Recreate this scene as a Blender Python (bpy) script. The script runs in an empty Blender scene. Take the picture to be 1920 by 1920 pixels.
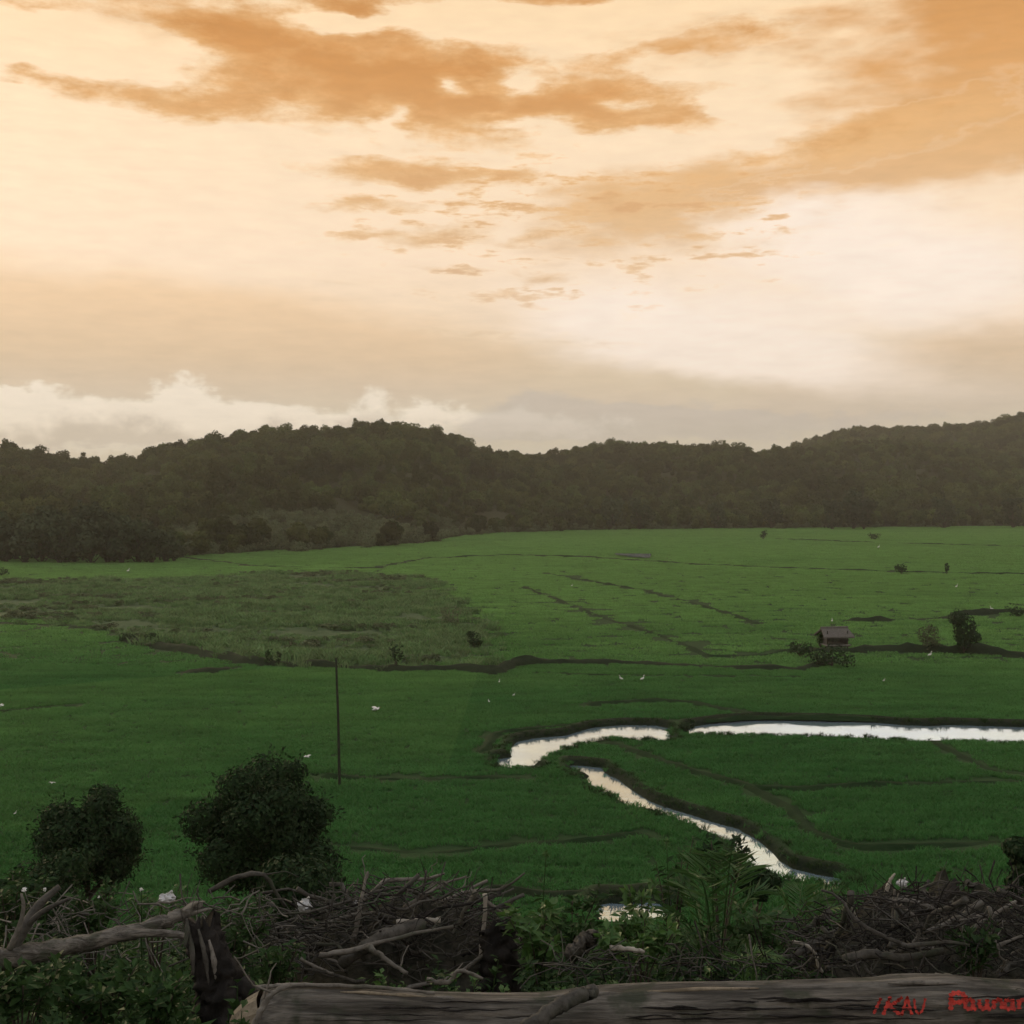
import bpy, math, random
import numpy as np
from mathutils import Vector, Matrix

# ------------------------------------------------------------------ camera
F = 2318.0          # focal length in pixels of a 1920 px wide frame
HZ = 930.0          # pixel row of the horizon
H = 14.0            # eye height over the paddy plain
sc = bpy.context.scene
cam_d = bpy.data.cameras.new('camera')
cam = bpy.data.objects.new('camera', cam_d)
sc.collection.objects.link(cam)
cam_d.sensor_width = 36.0
cam_d.lens = 36.0 * F / 1920.0
cam_d.clip_start = 0.05
cam_d.clip_end = 30000
PITCH = math.atan((960 - HZ) / F)
cam.location = (0, 0, H)
cam.rotation_euler = (math.pi / 2 - PITCH, 0, 0)
sc.camera = cam
sc.view_settings.view_transform = 'Standard'
sc.view_settings.look = 'None'
sc.view_settings.gamma = 1.0
sc.view_settings.exposure = 0.0
sc.view_settings.use_curve_mapping = False
sc.render.engine = 'CYCLES'
sc.cycles.use_denoising = True
sc.cycles.use_adaptive_sampling = True
sc.cycles.adaptive_threshold = 0.02
sc.cycles.max_bounces = 6
sc.cycles.diffuse_bounces = 2
sc.cycles.glossy_bounces = 2
sc.cycles.transmission_bounces = 2
sc.cycles.transparent_max_bounces = 6
sc.cycles.volume_bounces = 0
sc.cycles.caustics_reflective = False
sc.cycles.caustics_refractive = False

def lin(r, g, b, a=1.0):
    def f(c):
        c /= 255.0
        return c / 12.92 if c <= 0.04045 else ((c + 0.055) / 1.055) ** 2.4
    return (f(r), f(g), f(b), a)

# ------------------------------------------------------------------ node helper
class NT:
    def __init__(s, tree):
        s.t = tree; s.n = tree.nodes; s.l = tree.links
    def add(s, kind, **kw):
        n = s.n.new(kind)
        for k, v in kw.items(): setattr(n, k, v)
        return n
    def put(s, sock, v):
        if isinstance(v, bpy.types.NodeSocket): s.l.new(v, sock)
        else: sock.default_value = v
    def m(s, op, a, b=0.0, c=0.0, clamp=False):
        n = s.add('ShaderNodeMath', operation=op, use_clamp=clamp)
        s.put(n.inputs[0], a)
        if len(n.inputs) > 1: s.put(n.inputs[1], b)
        if len(n.inputs) > 2: s.put(n.inputs[2], c)
        return n.outputs[0]
    def mr(s, v, a, b, c=0.0, d=1.0, smooth=True):
        n = s.add('ShaderNodeMapRange', interpolation_type='SMOOTHSTEP' if smooth else 'LINEAR')
        s.put(n.inputs['Value'], v); s.put(n.inputs['From Min'], a); s.put(n.inputs['From Max'], b)
        s.put(n.inputs['To Min'], c); s.put(n.inputs['To Max'], d)
        return n.outputs[0]
    def vec(s, x, y, z):
        n = s.add('ShaderNodeCombineXYZ')
        s.put(n.inputs[0], x); s.put(n.inputs[1], y); s.put(n.inputs[2], z)
        return n.outputs[0]
    def vmul(s, v, k):
        n = s.add('ShaderNodeVectorMath', operation='MULTIPLY')
        s.put(n.inputs[0], v); s.put(n.inputs[1], k)
        return n.outputs[0]
    def noise(s, v, scale, detail=4.0, rough=0.55, dist=0.0, col=False):
        n = s.add('ShaderNodeTexNoise')
        s.put(n.inputs['Vector'], v); s.put(n.inputs['Scale'], scale)
        n.inputs['Detail'].default_value = detail
        n.inputs['Roughness'].default_value = rough
        n.inputs['Distortion'].default_value = dist
        return n.outputs['Color' if col else 'Fac']
    def mix(s, f, a, b, mode='MIX'):
        n = s.add('ShaderNodeMix', data_type='RGBA', blend_type=mode)
        s.put(n.inputs[0], f); s.put(n.inputs[6], a); s.put(n.inputs[7], b)
        return n.outputs[2]
    def ramp(s, v, stops):
        n = s.add('ShaderNodeValToRGB')
        e = n.color_ramp.elements
        while len(e) < len(stops): e.new(0.5)
        for k, (p, c) in enumerate(stops):
            e[k].position = p; e[k].color = c
        s.put(n.inputs[0], v)
        return n.outputs[0]

# ------------------------------------------------------------------ sky
SUN_AZ = math.radians(-38)     # left of the view
SUN_EL = math.radians(11)
world = bpy.data.worlds.new('World')
sc.world = world
world.use_nodes = True
world.node_tree.nodes.clear()
W = NT(world.node_tree)
tc = W.add('ShaderNodeTexCoord').outputs['Generated']
sep = W.add('ShaderNodeSeparateXYZ'); W.l.new(tc, sep.inputs[0])
dx, dy, dz = sep.outputs
az = W.m('ARCTAN2', dx, dy)
el = W.m('ARCSINE', dz)
U0 = W.m('MULTIPLY', az, F)
V0 = W.m('MULTIPLY', el, F)
# ragged edges: wobble of the sky angles by fractal noise that follows the direction
wob = W.noise(W.vmul(tc, (1, 1, 2.6)), 9.0, 4.0, 0.6, 0.0, True)
wob2 = W.noise(W.vmul(tc, (1, 1, 4.0)), 30.0, 3.0, 0.6, 0.0, True)
def centred(col, k):
    n = W.add('ShaderNodeVectorMath', operation='SUBTRACT')
    W.l.new(col, n.inputs[0]); n.inputs[1].default_value = (0.5, 0.5, 0.5)
    return W.vmul(n.outputs[0], k)
def vadd(a, b):
    n = W.add('ShaderNodeVectorMath', operation='ADD')
    W.put(n.inputs[0], a); W.put(n.inputs[1], b)
    return n.outputs[0]
UV0 = W.vec(U0, V0, 0.0)
UV = vadd(vadd(UV0, centred(wob, (200, 80, 0))), centred(wob2, (80, 34, 0)))
UVs = vadd(UV0, centred(wob, (200, 80, 0)))
def sky_uv(px, py):
    return math.atan((px - 960) / F) * F, math.atan((HZ - py) / math.hypot(F, px - 960)) * F
FR = (-8, -4, 0, 6, 14)                    # turned copies of the sky angles, shared by all blobs
def turned(src):
    out = {}
    for r in FR:
        c_, s_ = math.cos(math.radians(r)), math.sin(math.radians(r))
        if r == 0: out[0] = src; continue
        d1 = W.add('ShaderNodeVectorMath', operation='DOT_PRODUCT'); W.l.new(src, d1.inputs[0]); d1.inputs[1].default_value = (c_, s_, 0)
        d2 = W.add('ShaderNodeVectorMath', operation='DOT_PRODUCT'); W.l.new(src, d2.inputs[0]); d2.inputs[1].default_value = (-s_, c_, 0)
        out[r] = W.vec(d1.outputs['Value'], d2.outputs['Value'], 0.0)
    return out
def blob(src, px, py, rx, ry, rot, amp, acc):
    u, v = sky_uv(px, py)
    r = min(FR, key=lambda q: abs(q - rot))
    c_, s_ = math.cos(math.radians(r)), math.sin(math.radians(r))
    u, v = u * c_ + v * s_, -u * s_ + v * c_
    mp = W.add('ShaderNodeVectorMath', operation='MULTIPLY_ADD')
    W.l.new(src[r], mp.inputs[0])
    mp.inputs[1].default_value = (1 / rx, 1 / ry, 0)
    mp.inputs[2].default_value = (-u / rx, -v / ry, 0)
    g = W.add('ShaderNodeVectorMath', operation='LENGTH')
    W.l.new(mp.outputs[0], g.inputs[0])
    return W.m('MULTIPLY_ADD', W.m('SUBTRACT', 1.0, g.outputs['Value'], clamp=True), amp, acc)
UV = turned(UV); UVs = turned(UVs)
UVc = {0: vadd(UV0, centred(wob2, (60, 40, 0)))}

vn = W.m('DIVIDE', V0, 3640.0)      # 0 horizon, 1 zenith
def vp(v): return v / 3640.0
clear = W.ramp(vn, [(0.0, lin(208, 200, 184)), (vp(130), lin(214, 201, 180)), (vp(230), lin(220, 199, 171)),
                    (vp(320), lin(243, 216, 186)), (vp(430), lin(254, 227, 198)), (vp(690), lin(255, 226, 189)),
                    (vp(930), lin(254, 220, 174)), (vp(1500), lin(236, 210, 178)), (0.75, lin(210, 198, 184)), (1.0, lin(205, 196, 184))])
cloudc = W.ramp(vn, [(0.0, lin(196, 184, 166)), (vp(250), lin(206, 184, 158)), (vp(360), lin(221, 189, 156)),
                     (vp(480), lin(222, 182, 138)), (vp(620), lin(223, 171, 112)), (vp(760), lin(213, 151, 84)),
                     (vp(860), lin(206, 143, 76)), (vp(960), lin(215, 150, 82)), (vp(1500), lin(196, 164, 124)), (0.75, lin(172, 162, 146)), (1.0, lin(168, 160, 148))])
# the clear air behind the cloud is the physical sky at dusk, thinly seen
nis = W.add('ShaderNodeTexSky', sky_type='NISHITA')
nis.sun_disc = False
nis.sun_elevation = SUN_EL
nis.sun_rotation = SUN_AZ
nis.air_density = 1.0; nis.dust_density = 4.0; nis.ozone_density = 1.0
nisk = W.vmul(nis.outputs[0], (0.08, 0.08, 0.08))
col = W.mix(0.96, nisk, clear)

# thin veils
veil = blob(UVs, 60, 640, 900, 210, -9, 1.0, 0.0)
veil = blob(UVs, 700, 660, 700, 110, -6, 0.8, veil)
veil = blob(UVs, 1860, 680, 480, 110, 6, 1.1, veil)
veil = blob(UVs, 1500, 760, 700, 50, 0, 0.6, veil)
vfac = W.mr(veil, 0.05, 0.75, 0.0, 0.78)
veilc = W.ramp(vn, [(0.0, lin(208, 196, 184)), (vp(170), lin(212, 194, 174)), (vp(260), lin(222, 192, 158)), (vp(380), lin(241, 203, 160)), (vp(520), lin(250, 214, 172)), (vp(900), lin(236, 196, 146)), (1.0, lin(190, 180, 164))])
col = W.mix(vfac, col, veilc)
# bright, thin cloud lit from behind
br_ = blob(UVs, 1220, 610, 420, 120, -10, 1.0, 0.0)
br_ = blob(UVs, 1720, 520, 420, 150, -4, 1.0, br_)
br_ = blob(UVs, 1480, 680, 480, 70, -8, 0.8, br_)
br_ = blob(UVs, 1560, 350, 500, 140, 14, 0.6, br_)
col = W.mix(W.mr(br_, 0.05, 0.75, 0.0, 0.92), col, lin(255, 238, 222))
# soft right hand cloud sheets
soft = blob(UVs, 1930, 50, 520, 300, 14, 1.35, 0.0)
soft = blob(UVs, 1750, 275, 420, 95, 12, 1.0, soft)
soft = blob(UVs, 1420, 350, 300, 40, 14, 0.4, soft)
soft = blob(UVs, 1200, 400, 300, 110, 14, 1.2, soft)
soft = blob(UVs, 300, 40, 340, 70, -10, 0.5, soft)
soft = blob(UVs, 1330, 80, 330, 60, 8, 0.6, soft)
soft = blob(UVs, 1830, 660, 260, 90, 8, 0.5, soft)
softn = W.noise(W.vmul(tc, (1, 1, 3.2)), 16.0, 4.0, 0.55)
far_soft = W.noise(W.vmul(tc, (1, 1, 2.2)), 3.2, 3.0, 0.55)
# away from the view the same kind of broken cloud goes on
side = W.m('MAXIMUM', W.mr(W.m('ABSOLUTE', U0), 1000, 1500), W.mr(V0, 980, 1300))
genr = W.m('MULTIPLY', side, W.mr(far_soft, 0.42, 0.66, 0.0, 0.9))
soft = W.m('ADD', soft, genr)
softf = W.m('MULTIPLY', W.mr(W.m('MULTIPLY_ADD', W.m('SUBTRACT', softn, 0.5), 1.3, soft), 0.12, 0.95), 0.92)
col = W.mix(softf, col, cloudc)
# the ragged main clouds
B = [(660, 120, 400, 105, -4, 1.5), (520, 185, 330, 60, -4, 0.8), (260, 186, 230, 36, -4, 1.0), (290, 22, 240, 40, -8, 0.7), (880, 205, 330, 100, -4, 1.2),
     (450, 60, 180, 60, -8, 0.6), (1160, 180, 330, 80, -4, 0.95), (1080, 225, 300, 50, 0, 0.55), (680, 8, 170, 26, 0, 0.9), (1000, 2, 330, 34, 0, 1.0),
     (1290, 84, 240, 40, 6, 0.85), (770, 325, 290, 34, -4, 1.15), (690, 386, 130, 28, 6, 1.0), (770, 437, 190, 30, 6, 1.0),
     (960, 330, 120, 20, 0, 0.6), (1130, 370, 300, 60, 6, 0.8), (980, 450, 160, 22, 0, 0.8), (860, 500, 180, 16, 0, 0.7), (1050, 510, 120, 24, 6, 0.9),
     (1230, 420, 260, 60, 6, 0.8), (1400, 455, 240, 26, 6, 0.5), (1480, 280, 260, 42, 14, 0.7), (1700, 240, 320, 54, 14, 0.6), (860, 375, 80, 16, 0, 0.7),
     (1000, 640, 260, 12, -4, 0.35), (780, 545, 280, 12, -4, 0.3), (45, 150, 90, 14, 0, 0.5), (60, 10, 160, 20, 0, 0.6),
     # gaps where the bright sky shows through
     (850, 172, 60, 28, 0, -1.6), (985, 162, 90, 40, -4, -1.6), (722, 218, 50, 50, 0, -1.1), (1000, 238, 110, 26, 0, -1.2), (880, 45, 190, 44, -4, -1.5), (640, 50, 120, 26, 6, -1.2),
     (1150, 50, 140, 50, 0, -1.1), (1280, 122, 130, 26, -4, -0.9), (1150, 262, 160, 34, 0, -0.8), (1380, 195, 90, 30, 0, -0.8), (1180, 195, 60, 18, 0, -0.8), (200, 100, 220, 60, 0, -0.8)]
acc = 0.0
for b_ in B: acc = blob(UV, *b_, acc)
ragn = W.noise(W.vmul(tc, (1, 1, 2.6)), 22.0, 6.0, 0.66)
ragg = W.noise(W.vmul(tc, (1, 1, 2.4)), 7.0, 3.0, 0.6)
# small stretched puffs under the main cloud
strk = W.noise(W.vmul(tc, (1, 1, 4.5)), 30.0, 4.0, 0.6)
puff = blob(UVs, 1080, 440, 620, 180, 0, 1.6, 0.0)
acc = W.m('MULTIPLY_ADD', W.m('MINIMUM', puff, 0.8), W.mr(strk, 0.48, 0.70, -0.25, 0.9), acc)
acc = W.m('ADD', acc, W.m('MULTIPLY', side, W.mr(ragg, 0.5, 0.68, 0.0, 1.0)))
acc = W.m('MULTIPLY_ADD', W.m('SUBTRACT', ragn, 0.5), W.mr(acc, 0.0, 0.3, 0.3, 1.7), acc)
cf = W.mr(acc, -0.02, 0.85, 0.0, 0.95)
thick = W.mr(W.m('MULTIPLY_ADD', W.m('SUBTRACT', ragn, 0.5), 1.4, acc), 0.3, 1.6)
cl2 = W.mix(thick, W.mix(0.28, cloudc, lin(255, 214, 160)), W.mix(0.2, cloudc, lin(186, 108, 40)))
col = W.mix(cf, col, cl2)
# bright rims where the ragged cloud thins out
rim = W.m('MULTIPLY', W.mr(acc, 0.02, 0.13), W.mr(acc, 0.14, 0.26, 1.0, 0.0))
col = W.mix(W.m('MULTIPLY', rim, 0.12), col, lin(255, 234, 205))
# cumulus bank low over the hills
cn = W.noise(W.vmul(tc, (1, 1, 1.3)), 46.0, 6.0, 0.6)
cn2 = W.noise(W.vmul(tc, (1, 1, 2.5)), 14.0, 2.0, 0.5)
CB = [(60, 790, 260, 70, 0, 1.1), (350, 800, 330, 62, 0, 1.15), (345, 745, 75, 52, 0, 1.0), (40, 740, 80, 26, 0, 0.6), (560, 800, 300, 50, 0, 0.9), (-150, 790, 300, 80, 0, 1.0),
      (700, 755, 70, 46, 0, 0.55), (800, 770, 90, 40, 0, 0.45), (880, 795, 220, 36, 0, 0.75), (1060, 800, 180, 34, 0, 0.6), (960, 770, 60, 30, 0, 0.4)]
ca = 0.0
for b_ in CB: ca = blob(UVc, *b_, ca)
ca2 = W.m('MULTIPLY_ADD', W.m('SUBTRACT', cn, 0.5), 1.7, ca)
cum = W.m('MULTIPLY', W.mr(ca2, 0.1, 0.62), W.mr(ca, 0.02, 0.2))
cshade = W.mr(W.m('MULTIPLY_ADD', W.m('SUBTRACT', W.m('MULTIPLY_ADD', cn, 0.5, W.m('MULTIPLY', cn2, 0.5)), 0.5), 3.0, W.mr(V0, 70, 160, 0.0, 1.0, False)), 0.15, 0.85)
ccol = W.mix(cshade, lin(208, 195, 180), lin(255, 241, 222))
edge = W.mr(ca2, 0.2, 0.75, 1.0, 0.0)
ccol = W.mix(W.m('MULTIPLY', edge, 0.8), ccol, lin(255, 246, 228))
col = W.mix(W.m('MULTIPLY', cum, 0.8), col, ccol)
GB = [(1080, 790, 260, 56, 0, 1.0), (1000, 765, 120, 50, 0, 0.7), (1240, 790, 240, 48, 0, 0.9), (1430, 800, 200, 40, 0, 0.8), (920, 810, 160, 30, 0, 0.6), (1700, 780, 300, 40, 0, 0.4)]
ga = 0.0
for b_ in GB: ga = blob(UVc, *b_, ga)
ga = W.m('MULTIPLY_ADD', W.m('SUBTRACT', cn, 0.5), 0.9, ga)
col = W.mix(W.mr(ga, 0.16, 0.6, 0.0, 0.62), col, lin(193, 183, 174))
# faint streaks everywhere
sk_ = W.m('MULTIPLY_ADD', W.m('SUBTRACT', strk, 0.5), 0.22, 1.0)
col = W.vmul(col, W.vec(sk_, sk_, sk_))
# below the horizon: plain haze
col = W.mix(W.mr(V0, -60, -10, 1.0, 0.0), col, lin(120, 118, 100))
# away from the afterglow the same sky is cooler and greyer
cool = W.m('MAXIMUM', W.mr(dy, 0.86, 0.25, 0.0, 1.0), W.mr(V0, 960, 1900))
col = W.mix(cool, col, W.mix(1.0, col, (0.84, 1.06, 1.50, 1), 'MULTIPLY'))
bg = W.add('ShaderNodeBackground')
W.put(bg.inputs['Color'], col); bg.inputs['Strength'].default_value = 1.07
wo = W.add('ShaderNodeOutputWorld'); W.l.new(bg.outputs[0], wo.inputs[0])
world.cycles.sampling_method = 'NONE'      # broad even sky: surface sampling is enough

# ------------------------------------------------------------------ sun behind the cloud
sun_d = bpy.data.lights.new('sun', 'SUN')
sun_d.energy = 1.3
sun_d.angle = math.radians(18)
sun_d.color = (1.0, 0.78, 0.46)
sun = bpy.data.objects.new('sun', sun_d)
sc.collection.objects.link(sun)
sd = Vector((math.sin(SUN_AZ) * math.cos(SUN_EL), math.cos(SUN_AZ) * math.cos(SUN_EL), math.sin(SUN_EL)))
sun.rotation_euler = sd.to_track_quat('Z', 'Y').to_euler()
sun.location = (-60, 80, 60)

# ================================================================== tools
rng = np.random.default_rng(11)
random.seed(5)
COL = sc.collection

def ray(px, py):
    c, s = math.cos(PITCH), math.sin(PITCH)
    x, y, z = (px - 960) / F, (960 - py) / F, 1.0
    return x, z * c + y * s, y * c - z * s          # world x, y (depth), z
def G(px, py, z=0.0):                                # point of the level plane z behind a pixel
    x, y, d = ray(px, py)
    k = (z - H) / d
    return (x * k, y * k, z)
def P(px, py, depth):                                # point at a known depth
    x, y, d = ray(px, py)
    k = depth / y
    return (x * k, depth, H + d * k)

_perm = np.random.default_rng(3).permutation(4096)
def _h(ix, iy):
    return _perm[(_perm[np.mod(ix, 4096)] + iy) % 4096] / 4095.0
def vnoise(x, y):
    ix = np.floor(x).astype(int); iy = np.floor(y).astype(int)
    fx = x - ix; fy = y - iy
    fx = fx * fx * (3 - 2 * fx); fy = fy * fy * (3 - 2 * fy)
    a = _h(ix, iy); b = _h(ix + 1, iy); c = _h(ix, iy + 1); d = _h(ix + 1, iy + 1)
    return (a * (1 - fx) + b * fx) * (1 - fy) + (c * (1 - fx) + d * fx) * fy - 0.5
def fbm(x, y, o=4):
    r = 0; a = 1.0
    for k in range(o):
        r = r + a * vnoise(x * 2 ** k + 17.3 * k, y * 2 ** k + 5.1 * k); a *= 0.5
    return r

def poly_sd(x, y, poly):
    """signed distance to a polygon, negative inside"""
    poly = np.asarray(poly)[:, :2]
    d = np.full(x.shape, 1e9); inside = np.zeros(x.shape, bool)
    n = len(poly)
    for i in range(n):
        ax, ay = poly[i]; bx, by = poly[(i + 1) % n]
        ex, ey = bx - ax, by - ay
        t = np.clip(((x - ax) * ex + (y - ay) * ey) / (ex * ex + ey * ey + 1e-12), 0, 1)
        d = np.minimum(d, np.hypot(x - ax - t * ex, y - ay - t * ey))
        c = ((ay > y) != (by > y))
        with np.errstate(divide='ignore', invalid='ignore'):
            c &= x < ex * (y - ay) / (ey if ey else 1e-12) + ax
        inside ^= c
    return np.where(inside, -d, d)
def line_d(x, y, pts):
    pts = np.asarray(pts)[:, :2]
    d = np.full(np.shape(x), 1e9)
    for i in range(len(pts) - 1):
        ax, ay = pts[i]; bx, by = pts[i + 1]
        ex, ey = bx - ax, by - ay
        t = np.clip(((x - ax) * ex + (y - ay) * ey) / (ex * ex + ey * ey + 1e-12), 0, 1)
        d = np.minimum(d, np.hypot(x - ax - t * ex, y - ay - t * ey))
    return d

def mesh_np(name, v, f, mat=None, smooth=False):
    me = bpy.data.meshes.new(name)
    v = np.asarray(v, np.float32); f = np.asarray(f, np.int32)
    me.vertices.add(len(v)); me.vertices.foreach_set('co', v.ravel())
    k = f.shape[1]
    me.loops.add(f.size); me.loops.foreach_set('vertex_index', f.ravel())
    me.polygons.add(len(f))
    me.polygons.foreach_set('loop_start', np.arange(0, f.size, k, dtype=np.int32))
    me.polygons.foreach_set('use_smooth', np.full(len(f), smooth))
    me.update(calc_edges=True)
    if mat: me.materials.append(mat)
    return me
def obj(name, me, parent=None, **props):
    o = bpy.data.objects.new(name, me)
    COL.objects.link(o)
    if parent: o.parent = parent
    for k, v in props.items(): o[k] = v
    return o
def thing(name, label, cat, loc=(0, 0, 0), group=None, rz=0.0, scale=None):
    o = bpy.data.objects.new(name, None)
    COL.objects.link(o)
    o.empty_display_size = 0.2
    o.location = loc; o.rotation_euler = (0, 0, rz)
    if scale: o.scale = (scale,) * 3 if not hasattr(scale, '__len__') else scale
    o['label'] = label; o['category'] = cat
    if group: o['group'] = group
    return o

# ------------------------------------------------------------------ materials
def new_mat(name):
    m = bpy.data.materials.new(name); m.use_nodes = True
    m.node_tree.nodes.clear()
    return m, NT(m.node_tree)
def finish(T, bsdf):
    o = T.add('ShaderNodeOutputMaterial'); T.l.new(bsdf, o.inputs['Surface'])
def principled(T, col, rough=0.8, spec=0.3, bump=None, bump_d=0.02, metallic=0.0, bump_s=1.0):
    b = T.add('ShaderNodeBsdfPrincipled')
    T.put(b.inputs['Base Color'], col); T.put(b.inputs['Roughness'], rough)
    b.inputs['Specular IOR Level'].default_value = spec
    b.inputs['Metallic'].default_value = metallic
    if bump is not None:
        n = T.add('ShaderNodeBump'); n.inputs['Distance'].default_value = bump_d; n.inputs['Strength'].default_value = bump_s
        T.l.new(bump, n.inputs['Height']); T.l.new(n.outputs[0], b.inputs['Normal'])
    return b.outputs[0]
def leaf_mat(name, c1, c2, c3=None, rough=0.55, transl=0.25, spec=0.25, vary=0.0, patch=0.0):
    """leaf colours vary from leaf to leaf and from plant to plant"""
    m, T = new_mat(name)
    g = T.add('ShaderNodeNewGeometry').outputs['Random Per Island']
    oi = T.add('ShaderNodeObjectInfo').outputs['Random']
    col = T.mix(g, c1, c2)
    col = T.mix(T.m('MULTIPLY', oi, 0.6), col, c3 or c1)
    col = T.vmul(col, T.m('MULTIPLY_ADD', T.m('FRACT', T.m('MULTIPLY', oi, 7.31)), vary, 1.0 - 0.5 * vary)) if vary else col
    if patch:      # groves of lighter and darker trees
        pn = T.noise(T.add('ShaderNodeNewGeometry').outputs['Position'], 0.022, 4.0, 0.6)
        col = T.vmul(col, T.mr(pn, 0.34, 0.66, 1.0 - 0.5 * patch, 1.0 + 0.4 * patch))
    a = principled(T, col, rough, spec)
    if transl > 0:
        t = T.add('ShaderNodeBsdfTranslucent'); T.put(t.inputs[0], col)
        mx = T.add('ShaderNodeMixShader'); mx.inputs[0].default_value = transl
        T.l.new(a, mx.inputs[1]); T.l.new(t.outputs[0], mx.inputs[2]); a = mx.outputs[0]
    finish(T, a)
    return m
def bark_mat(name, c1, c2, c3, along=(1, 1, 1), scale=8.0, bump_d=0.015):
    m, T = new_mat(name)
    tcn = T.add('ShaderNodeTexCoord').outputs['Object']
    v = T.vmul(tcn, along)
    n1 = T.noise(v, scale, 8.0, 0.65, 0.4)
    n2 = T.noise(tcn, scale * 0.25, 4.0, 0.6)
    n3 = T.noise(v, scale * 3.0, 5.0, 0.6)
    col = T.mix(T.mr(n1, 0.35, 0.65), c1, c2)
    col = T.mix(T.mr(n2, 0.5, 0.68), col, c3)
    col = T.mix(T.mr(n3, 0.52, 0.7, 0.0, 0.5), col, tuple(x * 0.35 for x in c1[:3]) + (1,))
    finish(T, principled(T, col, 0.9, 0.15, T.m('ADD', n1, T.m('MULTIPLY', n3, 0.4)), bump_d))
    return m
def plain_mat(name, c1, c2, scale=5.0, rough=0.8, spec=0.2, bump_d=0.01):
    m, T = new_mat(name)
    tcn = T.add('ShaderNodeTexCoord').outputs['Object']
    n = T.noise(tcn, scale, 6.0, 0.6)
    finish(T, principled(T, T.mix(T.mr(n, 0.3, 0.7), c1, c2), rough, spec, n, bump_d))
    return m

M = {}
def rice_mat():
    m, T = new_mat('rice_leaf')
    g = T.add('ShaderNodeNewGeometry')
    vo = T.add('ShaderNodeTexVoronoi'); vo.inputs['Scale'].default_value = 0.028
    T.l.new(T.vmul(g.outputs['Position'], (0.7, 1, 0)), vo.inputs['Vector'])
    sp_ = T.add('ShaderNodeSeparateColor'); T.l.new(vo.outputs['Color'], sp_.inputs[0])
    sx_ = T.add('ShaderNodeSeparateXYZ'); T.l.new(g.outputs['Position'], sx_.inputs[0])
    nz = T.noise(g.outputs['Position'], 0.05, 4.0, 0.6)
    # haze-like lightening with distance painted into the leaf colour, varied by plot and noise
    far_tint = T.m('ADD', T.mr(sx_.outputs[1], 48, 175, 0.0, 1.05), T.m('MULTIPLY_ADD', sp_.outputs[0], 0.36, T.m('MULTIPLY_ADD', nz, 0.9, -0.62)), clamp=True)
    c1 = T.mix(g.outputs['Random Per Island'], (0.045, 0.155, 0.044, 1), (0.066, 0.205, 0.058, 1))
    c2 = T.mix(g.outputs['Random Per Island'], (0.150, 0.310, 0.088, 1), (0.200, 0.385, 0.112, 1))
    col = T.mix(far_tint, c1, c2)
    col = T.mix(T.m('MULTIPLY', sp_.outputs[1], 0.18), col, (0.10, 0.19, 0.05, 1))
    n5 = T.noise(T.vmul(g.outputs['Position'], (0.35, 1, 0)), 0.5, 4.0, 0.65)
    col = T.vmul(col, T.m('MULTIPLY_ADD', n5, 1.2, 0.40))
    a = principled(T, col, 0.7, 0.08)
    t = T.add('ShaderNodeBsdfTranslucent'); T.put(t.inputs[0], col)
    mx = T.add('ShaderNodeMixShader'); mx.inputs[0].default_value = 0.35
    T.l.new(a, mx.inputs[1]); T.l.new(t.outputs[0], mx.inputs[2])
    finish(T, mx.outputs[0])
    return m
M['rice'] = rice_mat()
M['farrice'] = M['rice']  # same leaf material, painted lighter with distance
M['drygrass'] = leaf_mat('dry_grass', (0.118, 0.195, 0.084, 1), (0.190, 0.255, 0.125, 1), (0.085, 0.20, 0.06, 1), 0.7, 0.3, 0.06, 0.6)
M['forest'] = leaf_mat('forest_leaf', (0.034, 0.062, 0.019, 1), (0.072, 0.100, 0.030, 1), (0.062, 0.060, 0.018, 1), 0.75, 0.2, 0.05, 0.8, 0.9)
M['scrub'] = leaf_mat('scrub_leaf', (0.080, 0.115, 0.058, 1), (0.13, 0.155, 0.082, 1), (0.11, 0.12, 0.07, 1), 0.75, 0.2, 0.05, 0.6)
M['darkleaf'] = leaf_mat('dark_tree_leaf', (0.012, 0.030, 0.013, 1), (0.036, 0.070, 0.025, 1), (0.020, 0.040, 0.016, 1), 0.65, 0.15, 0.1)
M['bushleaf'] = leaf_mat('bush_leaf', (0.018, 0.045, 0.014, 1), (0.045, 0.095, 0.028, 1), (0.030, 0.060, 0.020, 1), 0.6, 0.25, 0.12)
M['brightleaf'] = leaf_mat('bright_leaf', (0.045, 0.115, 0.025, 1), (0.085, 0.170, 0.045, 1), (0.060, 0.120, 0.040, 1), 0.5, 0.3, 0.3)
M['midleaf'] = leaf_mat('fern_leaf', (0.034, 0.088, 0.024, 1), (0.065, 0.135, 0.040, 1), (0.045, 0.10, 0.03, 1), 0.5, 0.3, 0.25)
M['trunk'] = bark_mat('trunk_bark', (0.05, 0.042, 0.034, 1), (0.09, 0.078, 0.062, 1), (0.04, 0.05, 0.03, 1), (1, 1, 0.25), 9.0)
M['log'] = bark_mat('weathered_log', (0.06, 0.055, 0.047, 1), (0.205, 0.188, 0.162, 1), (0.06, 0.066, 0.047, 1), (0.10, 1, 1), 22.0, 0.035)
M['greybark'] = bark_mat('grey_bark', (0.085, 0.078, 0.068, 1), (0.25, 0.232, 0.205, 1), (0.09, 0.095, 0.072, 1), (0.22, 1, 1), 34.0, 0.03)
M['branch'] = bark_mat('dead_branch_bark', (0.115, 0.106, 0.092, 1), (0.20, 0.186, 0.165, 1), (0.08, 0.08, 0.062, 1), (1, 1, 1), 14.0, 0.006)
M['darkbranch'] = bark_mat('dark_branch_bark', (0.052, 0.049, 0.043, 1), (0.105, 0.099, 0.088, 1), (0.05, 0.056, 0.04, 1), (1, 1, 1), 14.0, 0.006)
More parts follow.
